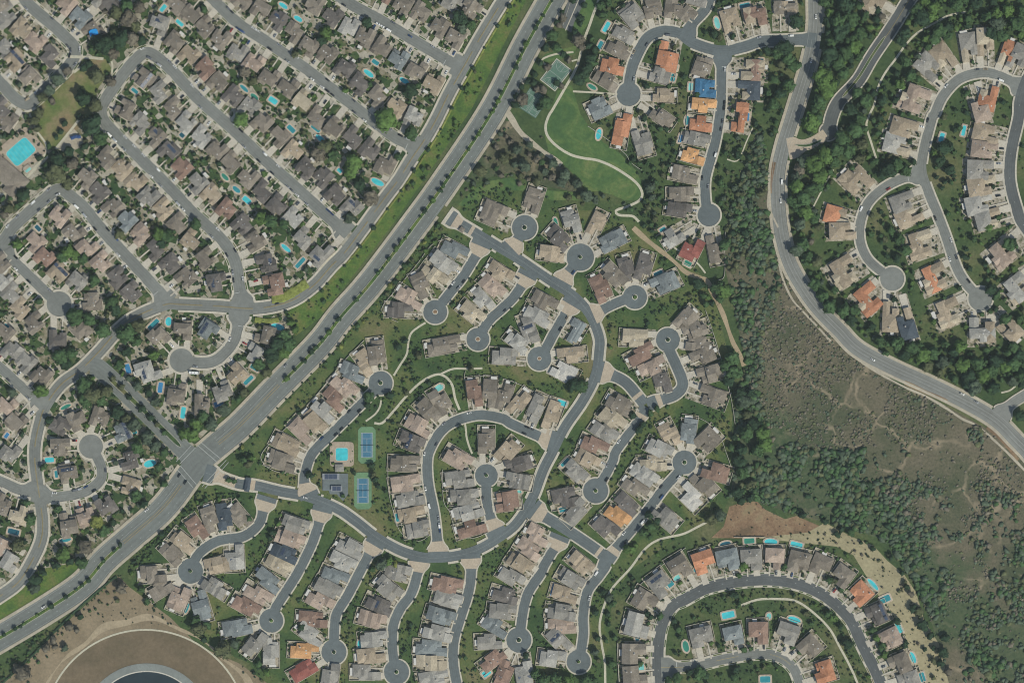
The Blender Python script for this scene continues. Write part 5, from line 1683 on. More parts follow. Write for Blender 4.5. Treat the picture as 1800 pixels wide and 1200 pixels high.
def free_spot(x, y, r, k):
    g = 4.0
    ci, cj = int(x // g), int(y // g)
    m = int((r + 9) // g) + 1
    for i in range(ci - m, ci + m + 1):
        for j in range(cj - m, cj + m + 1):
            for (a, b, c) in cellmap.get((i, j), ()):
                if (a - x) ** 2 + (b - y) ** 2 < ((c + r) * k) ** 2:
                    return False
    return True


def put(x, y, r, tone, zone):
    TR.append((x, y, r, tone, zone))
    cellmap.setdefault((int(x // 4), int(y // 4)), []).append((x, y, r))


TREES = [
 ('the park in the north-west', '150,175,15,0 169,187,12,3 187,80,19,0 213,71,16,0 200,96,10,4 172,136,13,3 148,121,8,0 158,114,8,0 164,78,8,1 161,88,6,1 250,73,9,0 103,142,12,6 120,127,9,4 75,173,9,3 93,178,8,4 88,160,10,6 165,223,19,0 178,243,13,1 115,218,7,0 108,232,6,0 100,242,6,0 120,323,11,3 100,307,17,3 103,283,14,0 123,268,9,0 87,258,6,1 83,292,8,1 97,270,8,0 112,296,11,1 130,288,10,4 150,258,8,0 142,206,7,0 228,35,14,4 233,70,12,4 240,48,10,3 205,25,13,3 225,12,12,1 246,15,10,4 186,22,6,4 196,145,10,4 205,60,9,3 62,213,9,3 70,200,9,3 66,228,8,3'),
 ('the clubhouse lawn at the west edge', '42,342,12,0 19,348,5,1 31,362,6,1 17,367,9,3 6,350,6,1 8,378,8,4 70,278,7,0 40,310,5,1'),
 ('the north-west tract', '425,213,13,2 573,58,11,2 565,73,10,0 360,18,8,1 708,32,8,1 808,33,13,0 828,45,10,1 812,52,9,6 722,160,13,0 735,152,8,1 680,213,19,2 723,235,12,1 700,277,8,1 622,287,14,2 617,303,13,2 652,348,14,4 633,327,12,0 615,383,10,6 573,258,12,3 585,275,10,1 560,272,13,4 650,150,8,1 430,127,11,4 446,143,8,3 478,390,12,1 460,385,12,2 500,395,9,1 345,395,10,1 608,160,8,2 645,40,9,0 452,200,7,0 520,97,8,3 527,92,7,0 535,88,8,3'),
 ('the western tract', '120,443,12,2 110,453,10,1 147,455,10,1 133,448,9,2 167,493,10,1 32,430,9,2 133,555,15,1 158,562,12,1 183,580,13,1 223,585,18,1 247,572,12,3 70,530,8,1 198,530,11,1 205,545,9,0 212,412,10,3 280,410,11,2 295,415,11,1 284,430,9,0 73,687,12,2 108,627,13,1 127,620,11,1 118,640,10,0 150,675,14,1 167,693,15,3 152,703,13,1 188,687,12,3 178,703,10,1 208,723,12,0 153,747,6,2 88,738,8,0 23,690,9,6 240,600,10,1 225,617,9,0 212,640,9,1 272,625,10,2'),
 ('the tree-lined side avenue', '200,665,7,3 214,680,7,3 228,698,6,0 250,718,8,0 265,733,7,0 277,745,7,3 290,760,6,1 228,665,8,6 243,678,9,6 262,690,8,0 275,705,9,6 238,747,12,6 260,767,13,6 242,787,11,1 275,783,11,6 225,735,9,3 290,795,9,1'),
 ('the bank west of the avenue', '103,893,9,1 172,915,12,5 113,972,13,2 153,960,12,4 55,913,11,1 47,883,9,1 33,957,13,3 200,917,9,0 147,988,11,1 280,820,9,1 78,820,9,1 100,993,7,0 65,1017,11,0 62,1033,10,6 77,1005,8,0 125,985,9,0 185,930,10,1 255,885,9,0 240,870,10,1 290,850,9,1 345,745,12,2 358,730,11,1 372,745,12,6 325,760,12,2 340,765,13,2 395,720,11,6 455,640,11,1 478,622,13,0 488,605,12,0 500,590,11,1 510,605,12,1 470,655,10,3 520,580,9,2 512,567,8,2 500,620,10,2 420,700,9,1 430,690,9,3'),
 ('the dry slope above the reservoir', '215,1032,10,4 142,1082,8,0 123,1100,9,4 136,1107,7,4 115,1138,8,6 95,1123,8,4 82,1137,9,4 98,1135,7,4 43,1182,14,4 30,1172,9,4 207,1055,5,3 190,1042,4,3 175,1057,4,3 168,1070,4,1 110,1113,4,3 62,1155,4,1 68,1163,4,1 202,1040,4,3 158,1073,4,1 190,1062,3,1 350,1105,14,3 395,1140,15,3 412,1130,9,6 345,1090,10,1 365,1098,9,1 360,1124,6,0 455,1165,8,1 470,1180,9,2 260,1055,7,1 250,1035,9,1'),
 ('the park beside the avenue', '1007,3,8,0 987,23,6,0 990,32,8,4 978,40,6,0 983,45,7,4 1027,10,8,0 1020,33,7,0 1020,43,6,0 970,65,11,1 1017,72,12,4 1012,62,9,0 1023,83,9,4 960,85,8,0 978,85,10,1 990,97,6,0 1000,107,7,4 950,112,9,0 962,120,7,4 940,132,6,0 927,145,6,0 938,147,7,0 955,158,9,4 978,147,7,0 987,152,7,4 917,153,6,0 908,170,7,0 918,177,10,4 905,185,9,0 958,182,11,1 950,188,8,0 944,158,8,4 1055,12,9,1 1060,28,9,1 1070,5,8,1 1040,70,7,1 1034,82,9,0 1045,90,9,0 1038,105,10,0 1032,120,10,0 1026,132,10,0 1018,142,10,0 1042,112,9,1 1030,138,9,1'),
 ('the thicket south of the park', '873,259,7.0,4 886,280,10.9,3 846,302,10.1,3 833,323,6.2,6 890,240,5.5,4 880,236,5.5,6 862,282,4.7,3 908,263,10.1,6 930,255,7.8,6 922,293,10.9,6 943,280,7.8,4 972,288,9.4,6 993,307,10.1,6 1015,323,9.4,6 987,322,9.4,6 942,320,8.6,3 1032,345,10.1,6 1047,352,7.8,6 1017,347,7.0,3 953,338,4.7,6 952,242,3.9,3 905,290,7.8,6 958,303,7.8,6 970,312,7.0,4 1060,345,6.2,6 915,310,6.2,3 897,250,6.2,4 930,272,7.0,4 1142,330,9.4,6 1145,347,8.6,6 1138,365,7.0,3 1150,375,6.2,6'),
 ('the north-east gate', '1398,40,13,0 1377,87,15,0 1365,95,10,1 1348,90,8,0 1255,62,9,0 1265,66,8,3 1287,65,8,0 1385,105,12,1 1395,118,11,1 1372,115,9,3 1360,140,9,1 1350,165,9,1 1370,165,11,0 1385,150,12,1 1360,185,10,1'),
 ('the slope east of the curving road', '1470,40,16,1 1475,58,16,0 1455,40,10,0 1457,100,16,0 1470,112,14,1 1443,138,17,2 1452,158,16,2 1437,182,14,1 1483,10,16,0 1460,75,12,1 1495,35,13,1 1510,60,13,1 1500,85,12,2 1485,95,12,1 1480,130,12,1 1422,217,16,2 1423,232,9,0 1435,210,10,1 1448,5,11,1 1455,60,9,0 1430,195,9,1'),
 ('the hillside between the villas', '1480,245,13,1 1500,230,14,1 1470,265,14,1 1450,275,14,2 1430,290,15,2 1412,285,12,6 1405,300,10,4 1440,310,14,2 1465,285,10,1 1490,265,12,1 1515,255,10,3 1510,210,12,1 1495,195,12,0 1520,180,12,1 1535,165,9,0 1505,165,10,1 1410,350,14,1 1425,335,13,1 1400,330,12,2 1415,375,13,2 1405,395,11,6 1400,365,10,1 1430,385,10,1 1440,400,8,3 1410,430,12,1 1400,440,11,6 1420,450,10,1 1435,460,10,3 1430,500,11,1 1445,520,12,1 1455,540,12,1 1465,510,9,1 1480,545,13,1 1495,560,11,0 1500,545,10,1 1425,425,8,4 1560,300,13,0 1575,290,12,1 1590,300,10,1 1548,310,9,0 1605,285,8,0'),
 ('the trees behind the villas', '1610,20,12,1 1620,35,13,0 1640,15,12,2 1650,55,13,1 1665,50,11,0 1640,70,10,1 1625,70,9,2 1680,10,12,1 1700,35,9,1 1715,8,11,0 1735,30,10,1 1750,45,13,6 1740,60,12,0 1770,20,12,2 1785,45,13,1 1795,20,11,1 1760,65,11,1 1590,110,11,1 1600,135,10,1 1580,150,10,2 1575,130,9,0 1612,140,9,1 1665,65,9,1 1540,35,8,0 1550,30,8,4 1520,30,9,1 1510,12,9,1 1658,262,13,0 1665,255,9,0 1650,285,10,0 1668,300,10,0 1660,320,6,0 1645,312,5,0 1675,310,5,0 1655,330,5,0 1580,420,10,1 1565,405,9,1 1590,440,10,1 1575,455,8,0 1558,450,6,0 1560,440,6,3 1548,425,5,0 1695,452,8,0 1703,472,7,0 1740,510,10,0 1750,520,9,1 1735,400,9,2 1710,420,9,1 1730,465,8,0 1765,560,10,1 1790,560,9,1 1770,430,12,1 1780,425,8,0'),
 ('the woods above the curving road', '1545,600,10,1 1575,605,12,1 1600,612,12,1 1620,625,13,2 1640,620,12,1 1655,635,13,6 1675,620,10,0 1685,608,12,2 1690,640,14,2 1700,660,13,0 1715,640,14,1 1725,660,13,2 1740,650,12,1 1750,635,12,0 1745,680,11,0 1710,680,13,6 1700,675,11,0 1765,645,11,2 1780,640,12,1 1795,660,13,1 1790,625,11,0 1770,620,9,1 1650,655,9,3 1740,685,9,1 1795,675,9,0 1792,730,10,0 1660,605,9,1 1555,620,7,1'),
 ('the canyon rim', '1273,430,11,1 1228,500,10,0 1235,520,7,1 1240,535,9,1 1252,533,6,0 1260,505,11,1 1272,512,12,2 1265,525,9,1 1285,630,13,1 1275,640,12,1 1288,655,13,1 1280,670,10,0 1300,690,12,0 1308,705,13,6 1318,690,9,0 1300,715,9,1 1312,730,8,3 1325,745,11,0 1310,760,13,1 1340,760,12,2 1345,780,13,2 1330,790,12,1 1303,790,11,0 1300,810,11,0 1305,830,11,1 1295,865,11,0 1318,875,9,0 1302,880,8,0 1320,850,9,3 1290,768,7,0 1285,785,8,1 1265,905,11,6 1250,912,11,3 1410,905,9,0 1450,915,6,0 1478,930,8,0 1470,938,7,0 1495,935,9,1'),
 ('the khaki slope in the south-east', '1513,953,5,0 1533,963,6,0 1523,953,4,1 1565,978,7,0 1562,975,5,3 1585,1006,6,0 1593,1030,7,0 1600,1042,7,4 1603,1068,8,0 1614,1073,9,3 1620,1097,10,0 1634,1116,8,0 1640,1138,5,0 1625,1140,5,0 1613,1130,4,4 1640,1160,7,3 1665,1178,8,4 1652,1165,7,0 1660,1120,8,0 1655,1145,10,0 1605,1190,6,1 1640,1190,5,3 1590,1022,5,3 1580,1038,4,3 1545,985,4,3 1553,998,4,3'),
 ('the greenbelts of the gated community', '1010,675,12,0 1022,680,11,1 1003,685,9,0 1022,677,9,3 650,697,10,1 685,695,9,0 646,712,6,0 668,672,4,1 810,752,6,1 828,648,8,3 700,610,7,0 712,600,6,0 737,625,8,3 660,842,8,0 665,855,6,0 656,835,7,3 653,818,7,0 678,862,6,0 715,690,6,3 1125,1165,6,1 1112,730,7,0 1155,718,7,1 1143,725,7,1 1130,745,7,0 1122,755,8,0 1105,965,9,2 1117,957,6,2 1112,965,7,2 1130,935,9,1 1145,925,9,1 1155,915,8,0 1140,905,9,0 1060,1040,6,0 1070,1050,9,6 1077,1060,8,1 1047,1075,8,0 1068,1078,6,0 1050,1120,7,0 1065,1125,6,1 1070,1095,5,0 1075,1165,9,1 1080,1120,7,1 1045,1145,9,6 1052,1160,6,3 438,910,6,1 545,835,7,0 403,843,7,1 412,845,6,1 437,815,9,3 428,808,8,1 443,806,7,2 490,920,6,2 480,935,7,0 475,945,7,0 672,990,10,6 685,985,8,2 695,990,7,5 622,830,5,0 530,1100,7,0 655,1000,6,1 940,1182,10,1 955,1192,12,1 975,1190,11,1 1000,1195,11,2 1030,1195,11,1 925,1150,8,0 1045,1195,9,1'),
 ('the south-east estate', '1289,1044,8,0 1395,1045,6,0 1455,1078,8,1 1463,1085,9,2 1475,1100,8,0 1490,1130,10,0 1230,1180,11,1 1240,1185,9,0 1212,1180,7,0 1293,1175,8,0 1290,1188,9,1 1319,1162,5,0 1340,1160,5,0 1363,1166,5,0 1307,1141,7,1 1319,1138,6,1 1175,1195,9,1 1190,1190,10,1 1160,1082,9,1 1143,1083,8,0 1137,1078,7,0 1192,1105,7,1 1185,1090,6,0 1305,995,9,2 1298,1010,7,1 1378,995,8,1 1405,1145,6,1 1425,1095,5,1 1478,1035,7,1 1465,1020,7,3 1457,1018,7,1 1575,1090,9,0 1590,1130,9,0 1540,1120,8,2 1533,1105,9,1 1553,1150,8,2 1548,1135,7,1'),
]
for zone, data in TREES:
    for q in parse(data):
        put(*W(q[0], q[1]), q[2] * S * 0.92, int(q[3]), zone)

# rows of street trees
pm, smd = smooth(parse(MEDA))
k = 0.0
while k < smd[-1]:
    x = np.interp(k, smd, pm[:, 0])
    y = np.interp(k, smd, pm[:, 1])
    put(x + rng.uniform(-0.8, 0.8), y + rng.uniform(-0.8, 0.8), rng.uniform(1.9, 3.0), rng.choice((0, 0, 1, 2)), 'the avenue median north of the junction')
    k += rng.choice((6, 7, 9, 12, 17, 26))
pm, smd = smooth(parse(MEDB))
k = 2.0
while k < smd[-1]:
    x = np.interp(k, smd, pm[:, 0])
    y = np.interp(k, smd, pm[:, 1])
    put(x + rng.uniform(-0.8, 0.8), y + rng.uniform(-0.8, 0.8), rng.uniform(1.8, 3.0), rng.choice((0, 0, 1, 2)), 'the avenue median south of the junction')
    k += rng.choice((5, 7, 9, 12, 16))
for mp in (MEDA, MEDB):
    pm, smd = smooth(parse(mp))
    k = 3.0
    while k < smd[-1] - 2:
        if mnoise.noise(Vector((k * 0.03, 5, len(mp)))) > -0.12:
            put(np.interp(k, smd, pm[:, 0]) + rng.uniform(-0.7, 0.7), np.interp(k, smd, pm[:, 1]) + rng.uniform(-0.5, 0.5), rng.uniform(0.6, 1.1), rng.choice((0, 1, 1, 3)), 'the avenue medians')
        k += rng.uniform(1.4, 3.2)
n, t = normals(C_['p'])
for k in np.arange(20, s_at(C_, 500, 545), 23):
    i = int(np.argmin(abs(C_['s'] - k)))
    q = C_['p'][i] + n[i] * (C_['hw'] + 3.0) * (1 if (C_['n'][i][0] > 0) else -1)
    put(q[0], q[1], rng.uniform(1.8, 2.6), 0, 'the hedge row of the collector')
for k in np.arange(s_at(A, 600, 556), s_at(A, 400, 770), 12):
    i = int(np.argmin(abs(A['s'] - k)))
    nn = A['n'][i]
    sg = 1 if nn[0] > 0 else -1
    q = A['p'][i] + nn * sg * (A['hw'] + 2.2)
    put(q[0], q[1], rng.uniform(1.1, 1.7), 0, 'the east pavement of the avenue')
for rid in ('s_one', 's_two', 's_three', 's_four', 's_five', 'tennis_close', 'first_close', 'second_close', 'east_close', 'sixth_close'):
    r = ROADS[rid]
    cand = [h for h in HOUSES if h['road'] == rid]
    c = np.mean([(h['x'], h['y']) for h in cand], 0)
    for k in np.arange(26, r['s'][-1] - 8, 13):
        i = int(np.argmin(abs(r['s'] - k)))
        nn = r['n'][i]
        sg = -1 if np.dot(nn, c - r['p'][i]) > 0 else 1
        q = r['p'][i] + nn * sg * (r['hw'] + 1.9 + rng.uniform(-0.3, 0.6))
        put(q[0], q[1], rng.uniform(1.3, 2.1), 0, r['phrase'])


for h in HOUSES:
    R = random.Random(int(h['px'] * 3 + h['py'] * 29))
    c, s_ = math.cos(h['rz']), math.sin(h['rz'])
    w, d = h['w'] / 2, h['d'] / 2
    ex = {'patio': 0.9, 'tract': 1.2, 'villa': 2.2, 'estate': 1.8}[h['style']]
    spots = []
    for k in range(R.randint(8, 13)):
        q = R.random()
        if q < 0.38:
            spots.append((R.uniform(-w, w), -d - R.uniform(1.5, 5.0)))
        elif q < 0.72:
            spots.append((R.choice((-1, 1)) * (w + R.uniform(0.2, ex)), R.uniform(-d, d)))
        else:
            spots.append((R.uniform(-w, w), d + R.uniform(0.3, 3.0)))
    for u, v in spots:
        x, y = h['x'] + u * c - v * s_, h['y'] + u * s_ + v * c
        if occ_at(x, y) in (0,):
            put(x, y, R.uniform(0.7, 1.9) if h['style'] != 'tract' else R.uniform(0.8, 2.3), R.choice((0, 0, 1, 1, 2, 3)), 'the house gardens')


def scatter(poly, count, rmin, rmax, tones, zone, clump=None, k=0.75, bad=(1, 2, 3, 4, 5, 6, 7), power=1.6, chk=0.6):
    if isinstance(poly, str):
        poly = parse(poly)
    w = [W(*p) for p in poly]
    xs, ys = [p[0] for p in w], [p[1] for p in w]
    done = tries = 0
    while done < count and tries < count * 14:
        tries += 1
        x, y = rng.uniform(min(xs), max(xs)), rng.uniform(min(ys), max(ys))
        if abs(x) > 535 or abs(y) > 365:
            continue
        if not in_poly(x, y, w) or any(in_poly(x, y, q) for q in CLEAR):
            continue
        if clump is not None and mnoise.noise(Vector((x * 0.035, y * 0.035, 7.7))) + 0.5 * mnoise.noise(Vector((x * 0.09, y * 0.09, 2.2))) < clump and rng.random() < 0.93:
            continue
        r = (rmin + (rmax - rmin) * rng.random() ** power) * S
        e = r * chk
        if any(occ_at(x + a, y + b) in bad for a, b in ((0, 0), (e, 0), (-e, 0), (0, e), (0, -e))):
            continue
        if not free_spot(x, y, r, k):
            continue
        put(x, y, r, rng.choice(tones), zone)
        done += 1


FILL = [
 ('1290,945 1450,930 1520,955 1580,1010 1620,1090 1660,1180 1660,1240 1620,1240 1590,1120 1520,1000 1460,965', 130, 0.6, 3.0, (0, 3, 3, 4), 'the khaki slope in the south-east'),
 ('1262,905 1330,884 1400,912 1470,940 1420,944 1280,940', 30, 0.5, 1.8, (3, 4, 4), 'the dry hill'),
 ('1060,640 1120,640 1180,740 1130,860 1090,900 1060,900 1100,800 1090,680', 60, 1.0, 4, (0, 1, 1), 'the greenbelts of the gated community'),
 ('1275,205 1330,232 1347,262 1347,420 1300,480 1268,470 1264,400 1262,340 1275,280', 130, 2, 7.5, (0, 1, 3, 3, 6, 6), 'the canyon head', -0.1),
 ('1440,-20 1595,-20 1535,70 1475,190 1440,205 1412,205 1428,120 1445,60', 90, 4, 12, (0, 1, 1, 2), 'the slope east of the curving road'),
 ('1385,262 1420,240 1470,240 1500,170 1560,120 1600,60 1700,30 1650,90 1590,160 1560,200 1545,290 1480,295 1440,350 1430,440 1450,500 1480,540 1560,590 1700,620 1800,600 1800,690 1745,690 1640,655 1540,605 1480,560 1420,490 1390,420 1385,340', 420, 3.5, 10, (0, 1, 1, 1, 2, 6, 3), 'the hillside between the villas'),
 ('1560,-20 1800,-20 1800,80 1740,60 1690,60 1640,90 1600,130 1580,80', 110, 3, 11, (0, 1, 1, 2), 'the trees behind the villas'),
 ('1480,300 1560,210 1640,110 1780,90 1800,140 1800,600 1560,600 1470,520 1440,420', 320, 1.6, 6, (0, 1, 1, 2, 3), 'the villa gardens'),
 ('770,395 790,412 590,620 420,795 405,800 410,785 560,610 690,450', 330, 2, 6, (0, 1, 1, 2, 5, 5, 3), 'the hedge bank of the gated community'),
 ('300,862 345,862 420,868 430,885 350,900 280,960 235,1010 225,1000', 150, 2, 5.5, (0, 0, 1, 1, 2), 'the hedge bank of the gated community'),
 (AVBELT, 340, 1.2, 5.0, (1, 1, 2, 2, 3), 'the verge between collector and avenue', -0.05),
 (NWYARD, 2900, 1.0, 5.2, (0, 0, 1, 1, 2, 3, 3, 6), 'the tract gardens'),
 (GATED, 2300, 0.8, 4.2, (0, 0, 1, 1, 3, 2), 'the greenbelts of the gated community', 0.06),
 (GATED, 350, 0.8, 2.6, (0, 1, 1, 3), 'the greenbelts of the gated community'),
 ('1060,-20 1420,-20 1400,200 1280,300 1270,400 1160,470 1080,300 1040,210 1040,120', 420, 1.4, 6, (0, 0, 1, 1, 3), 'the north-east gardens'),
 ('820,360 800,330 900,200 960,270 1060,345 1130,360 1200,450 1100,390 1000,350 900,320', 60, 1.5, 6, (3, 1, 6, 6, 4), 'the thicket south of the park'),
 ('1085,1000 1180,950 1300,950 1480,960 1620,1180 1650,1240 1080,1240', 520, 1.0, 4.6, (0, 1, 1, 2, 3), 'the south-east gardens'),
 ('1210,1050 1290,1030 1400,1040 1480,1090 1530,1200 1500,1200 1470,1130 1400,1065 1330,1060 1250,1080', 90, 1.2, 4, (0, 1, 3), 'the south-east gardens'),
 ('-10,1180 60,1140 210,1010 235,1050 300,1090 480,1200 440,1190 300,1110 150,1090 40,1210', 60, 0.8, 3, (0, 3, 4), 'the dry slope above the reservoir'),
 ('80,1075 210,1005 214,1012 20,1190 -20,1215 -20,1180', 90, 1.6, 4, (0, 1, 1, 2, 3), 'the hedge along the reservoir fence'),
]
for f in FILL:
    scatter(*f)

# the largest become trees of their own, the others one mass of shrubs -----------------
inview = [t for t in TR if abs(t[0]) < 503 and abs(t[1]) < 336]
inview.sort(key=lambda t: -t[2])
BIG = inview[:300]
bigset = set(id(t) for t in BIG)
SMALL = [t for t in TR if id(t) not in bigset]

CROWNS = {}
hv = [crown_proto(100 + i, 3, 260, (0.14, 0.3), 0.75) for i in range(5)]
for i, (v, f) in enumerate(hv):
    for tone in range(7):
        me = np_mesh('crown', v, [f])
        me.materials.append(MAT['L%d' % tone])
        CROWNS[(i, tone)] = me
tm = MB()


def limb(mb, a, b, r0, r1, n=6):
    a, b = Vector(a), Vector(b)
    z = (b - a).normalized()
    x = z.orthogonal().normalized()
    y = z.cross(x)
    for i in range(n):
        t0, t1 = 2 * math.pi * i / n, 2 * math.pi * (i + 1) / n
        p = lambda c, r, t: tuple(c + x * (r * math.cos(t)) + y * (r * math.sin(t)))
        mb.face([p(a, r0, t0), p(a, r0, t1), p(b, r1, t1), p(b, r1, t0)])


limb(tm, (0, 0, 0), (0.02, 0.01, 0.55), 0.075, 0.05)
limb(tm, (0.02, 0.01, 0.55), (0.3, 0.1, 0.95), 0.045, 0.02)
limb(tm, (0.02, 0.01, 0.52), (-0.22, 0.22, 0.95), 0.045, 0.02)
limb(tm, (0.02, 0.01, 0.55), (-0.02, -0.28, 1.0), 0.045, 0.02)
TRUNK = tm.mesh('trunk')
TRUNK.materials.append(MAT['bark'])

zt = {}
for t in BIG:
    zt.setdefault(t[4], []).append(t)
SZ = ['very large', 'large', 'medium-sized', 'small']


def compass(dx, dy):
    a = math.degrees(math.atan2(dx, dy)) % 360
    return ('northern', 'north-eastern', 'eastern', 'south-eastern', 'southern', 'south-western', 'western', 'north-western')[int((a + 22.5) // 45) % 8]


seen_lab = {}
for zone, lst in zt.items():
    xs, ys = [t[0] for t in lst], [t[1] for t in lst]
    ns = (max(ys) - min(ys)) >= (max(xs) - min(xs))
    lst.sort(key=lambda t: -t[1] if ns else t[0])
    for k, (x, y, r, tone, _) in enumerate(lst):
        R = random.Random(int(x * 7 + y * 3))
        root = empty('tree', (x, y, 0), R.uniform(0, 6.28))
        hgt = 1.0 + r * 0.85
        inst('trunk', TRUNK, root, (0, 0, 0), 0, (r * 1.6 + 0.5, r * 1.6 + 0.5, hgt))
        inst('crown', CROWNS[(R.randrange(5), tone)], root, (0, 0, hgt + r * 0.05), 0, (r * R.uniform(0.92, 1.1), r * R.uniform(0.92, 1.1), r * R.uniform(0.85, 1.1)))
        sz = SZ[0] if r > 8 else SZ[1] if r > 5.8 else SZ[2] if r > 4 else SZ[3]
        tag(root, '%s %s tree, %s big tree from the %s in %s' % (sz, MAT['T%d' % tone], ordn(k + 1), 'north' if ns else 'west', zone) if 'row' not in zone and 'median' not in zone and 'pavement' not in zone
            else '%s %s street tree, %s from the north along %s' % (sz, MAT['T%d' % tone], ordn(k + 1), zone), 'tree', 'trees of ' + zone.replace('the ', '', 1))


def mass(name, items, protos, matkeys, hfun, label, cat=None, tonemap=None):
    vs_, fs_, mi_ = [], [], []
    base = 0
    groups = {}
    for t in items:
        groups.setdefault(rng.randrange(len(protos)), []).append(t)
    for g, lst in groups.items():
        v, f = protos[g]
        a = np.array([(t[0], t[1], t[2], t[3]) for t in lst], float)
        ang = nrg.uniform(0, 6.283, len(a))
        c, s_ = np.cos(ang)[:, None], np.sin(ang)[:, None]
        sx = a[:, 2:3] * nrg.uniform(0.8, 1.3, (len(a), 1))
        sy = a[:, 2:3] * nrg.uniform(0.7, 1.15, (len(a), 1))
        X, Y, Z = v[None, :, 0] * sx, v[None, :, 1] * sy, v[None, :, 2] * a[:, 2:3] * nrg.uniform(0.75, 1.15, (len(a), 1))
        h = hfun(a[:, 2:3])
        out = np.stack([X * c - Y * s_ + a[:, 0:1], X * s_ + Y * c + a[:, 1:2], Z + h], 2).reshape(-1, 3)
        ff = (f[None] + (np.arange(len(a)) * len(v))[:, None, None]).reshape(-1, 3) + base
        base += len(out)
        vs_.append(out)
        fs_.append(ff)
        mi_.append(np.repeat(a[:, 3].astype(int), len(f)))
    me = np_mesh(name, np.concatenate(vs_), [np.concatenate(fs_)], np.concatenate(mi_))
    o = link(name, me, [MAT[k] for k in matkeys])
    return tag(o, label, cat, kind='stuff')


lowp = [crown_proto(300 + i, 2, 40, (0.22, 0.42), 0.7, 0.85) for i in range(5)]
shr = [crown_proto(400 + i, 1, 14, (0.25, 0.45), 0.5, 0.85) for i in range(6)]
midp = [t for t in SMALL if t[2] > 2.2]
tiny = [t for t in SMALL if t[2] <= 2.2]
LK = ['L%d' % i for i in range(7)]
mass('garden_foliage', midp, lowp, LK, lambda r: 0.3 + r * 0.95, 'mixed smaller trees and tall shrubs filling gardens and slopes')
mass('low_shrubbery', tiny, shr, LK, lambda r: 0.2 + r * 0.55, 'low shrubs dotted through yards and greenbelts')

# canyon brush ------------------------------------------------------------
CB = []
wpoly = [W(*p) for p in CANYON]
keepout = [parse('1250,945 1282,890 1330,880 1400,906 1460,932 1488,955'), parse('1450,918 1535,958 1590,1010 1625,1090 1668,1200 1672,1250 1580,1250 1580,1100 1500,975')]
keepw = [[W(*p) for p in q] for q in keepout]
xs, ys = [p[0] for p in wpoly], [p[1] for p in wpoly]
tries = 0
while len(CB) < 13000 and tries < 120000:
    tries += 1
    x, y = rng.uniform(min(xs), 530), rng.uniform(-365, max(ys))
    if not in_poly(x, y, wpoly) or occ_at(x, y) in (1, 2, 3, 4, 6) or any(in_poly(x, y, q) for q in keepw):
        continue
    g = mnoise.noise(Vector((x * 0.011, y * 0.011, 3.1))) + 0.5 * mnoise.noise(Vector((x * 0.03, y * 0.03, 9.0)))
    # lusher along the drainage that runs from the north-west rim to the south-east corner
    px, py = x / S + 900, 600 - y / S
    dl = abs((py - 830) - (px - 1400) * 0.85) / 1.31
    lush = 0.75 * g - 0.12 + 0.66 * math.exp(-(dl / 56.0) ** 2) * (1.0 if px < 1660 else 0.45) + (0.5 if py < 520 and px < 1370 else 0) + 0.5 * math.exp(-((px - 1300) / 38.0) ** 2) - (0.35 if (1340 < px < 1640 and 560 < py < 790) else 0)
    if px > 1570:
        lush += 0.1 if py < 950 else -0.14
    gap = mnoise.noise(Vector((x * 0.022, y * 0.022, 21.0))) + 0.6 * mnoise.noise(Vector((x * 0.06, y * 0.06, 4.0)))
    if gap < (-0.16 if px < 1520 else 0.0) and rng.random() < 0.92:
        continue
    if lush < -0.1 and rng.random() < 0.3:
        continue
    if lush > 0.22:
        tone, r = rng.choice((0, 1, 1, 6, 6, 3)), 0.9 + 3.6 * rng.random() ** 2.2
    elif lush > -0.08:
        tone, r = rng.choice((6, 6, 3, 1, 6, 4)), 0.8 + 2.8 * rng.random() ** 2
    else:
        tone, r = rng.choice((4, 4, 4, 6, 3)), 0.45 + 1.5 * rng.random() ** 2
    CB.append((x, y, r, tone))
brush = [crown_proto(500 + i, 1, 4, (0.3, 0.5), 0.95, 0.5) for i in range(8)]
mass('canyon_shrubbery', CB, brush, LK, lambda r: 0.05 + r * r * 0.06, 'dense grey-green and brown brush covering the canyon')

# clipped hedges -----------------------------------------------------------


def hedge(pts, wd, hgt, tone, label):
    p, s = smooth(parse(pts), 1.6)
    n, t = normals(p)
    mb = MB()
    prof = [(-0.5, 0.0), (-0.52, 0.55), (-0.36, 0.95), (0.0, 1.06), (0.36, 0.95), (0.52, 0.55), (0.5, 0.0)]
    rows = []
    for i in range(len(p)):
        row = []
        for a, b in prof:
            j = 1 + 0.22 * mnoise.noise(Vector((p[i][0] * 0.8 + a * 3, p[i][1] * 0.8, b * 3)))
            q = p[i] + n[i] * a * wd * j
            row.append((q[0], q[1], b * hgt * j))
        rows.append(row)
    for i in range(len(rows) - 1):
        for k in range(len(prof) - 1):
            mb.face([rows[i][k], rows[i][k + 1], rows[i + 1][k + 1], rows[i + 1][k]])
    mb.face(rows[0][::-1])
    mb.face(rows[-1])
    tag(mb.build('hedge', [MAT['L%d' % tone]]), label, 'hedge', 'clipped hedges')


def off_line(r, x0, y0, x1, y1, off, step=6):
    a, b = s_at(r, x0, y0), s_at(r, x1, y1)
    idx = [int(np.argmin(abs(r['s'] - k))) for k in np.linspace(a, b, max(4, int(abs(b - a) / 18)))]
    out = []
    for i in idx:
        q = r['p'][i] + r['n'][i] * off
        out.append('%f,%f' % (q[0] / S + 900, 600 - q[1] / S))
    return ' '.join(out)


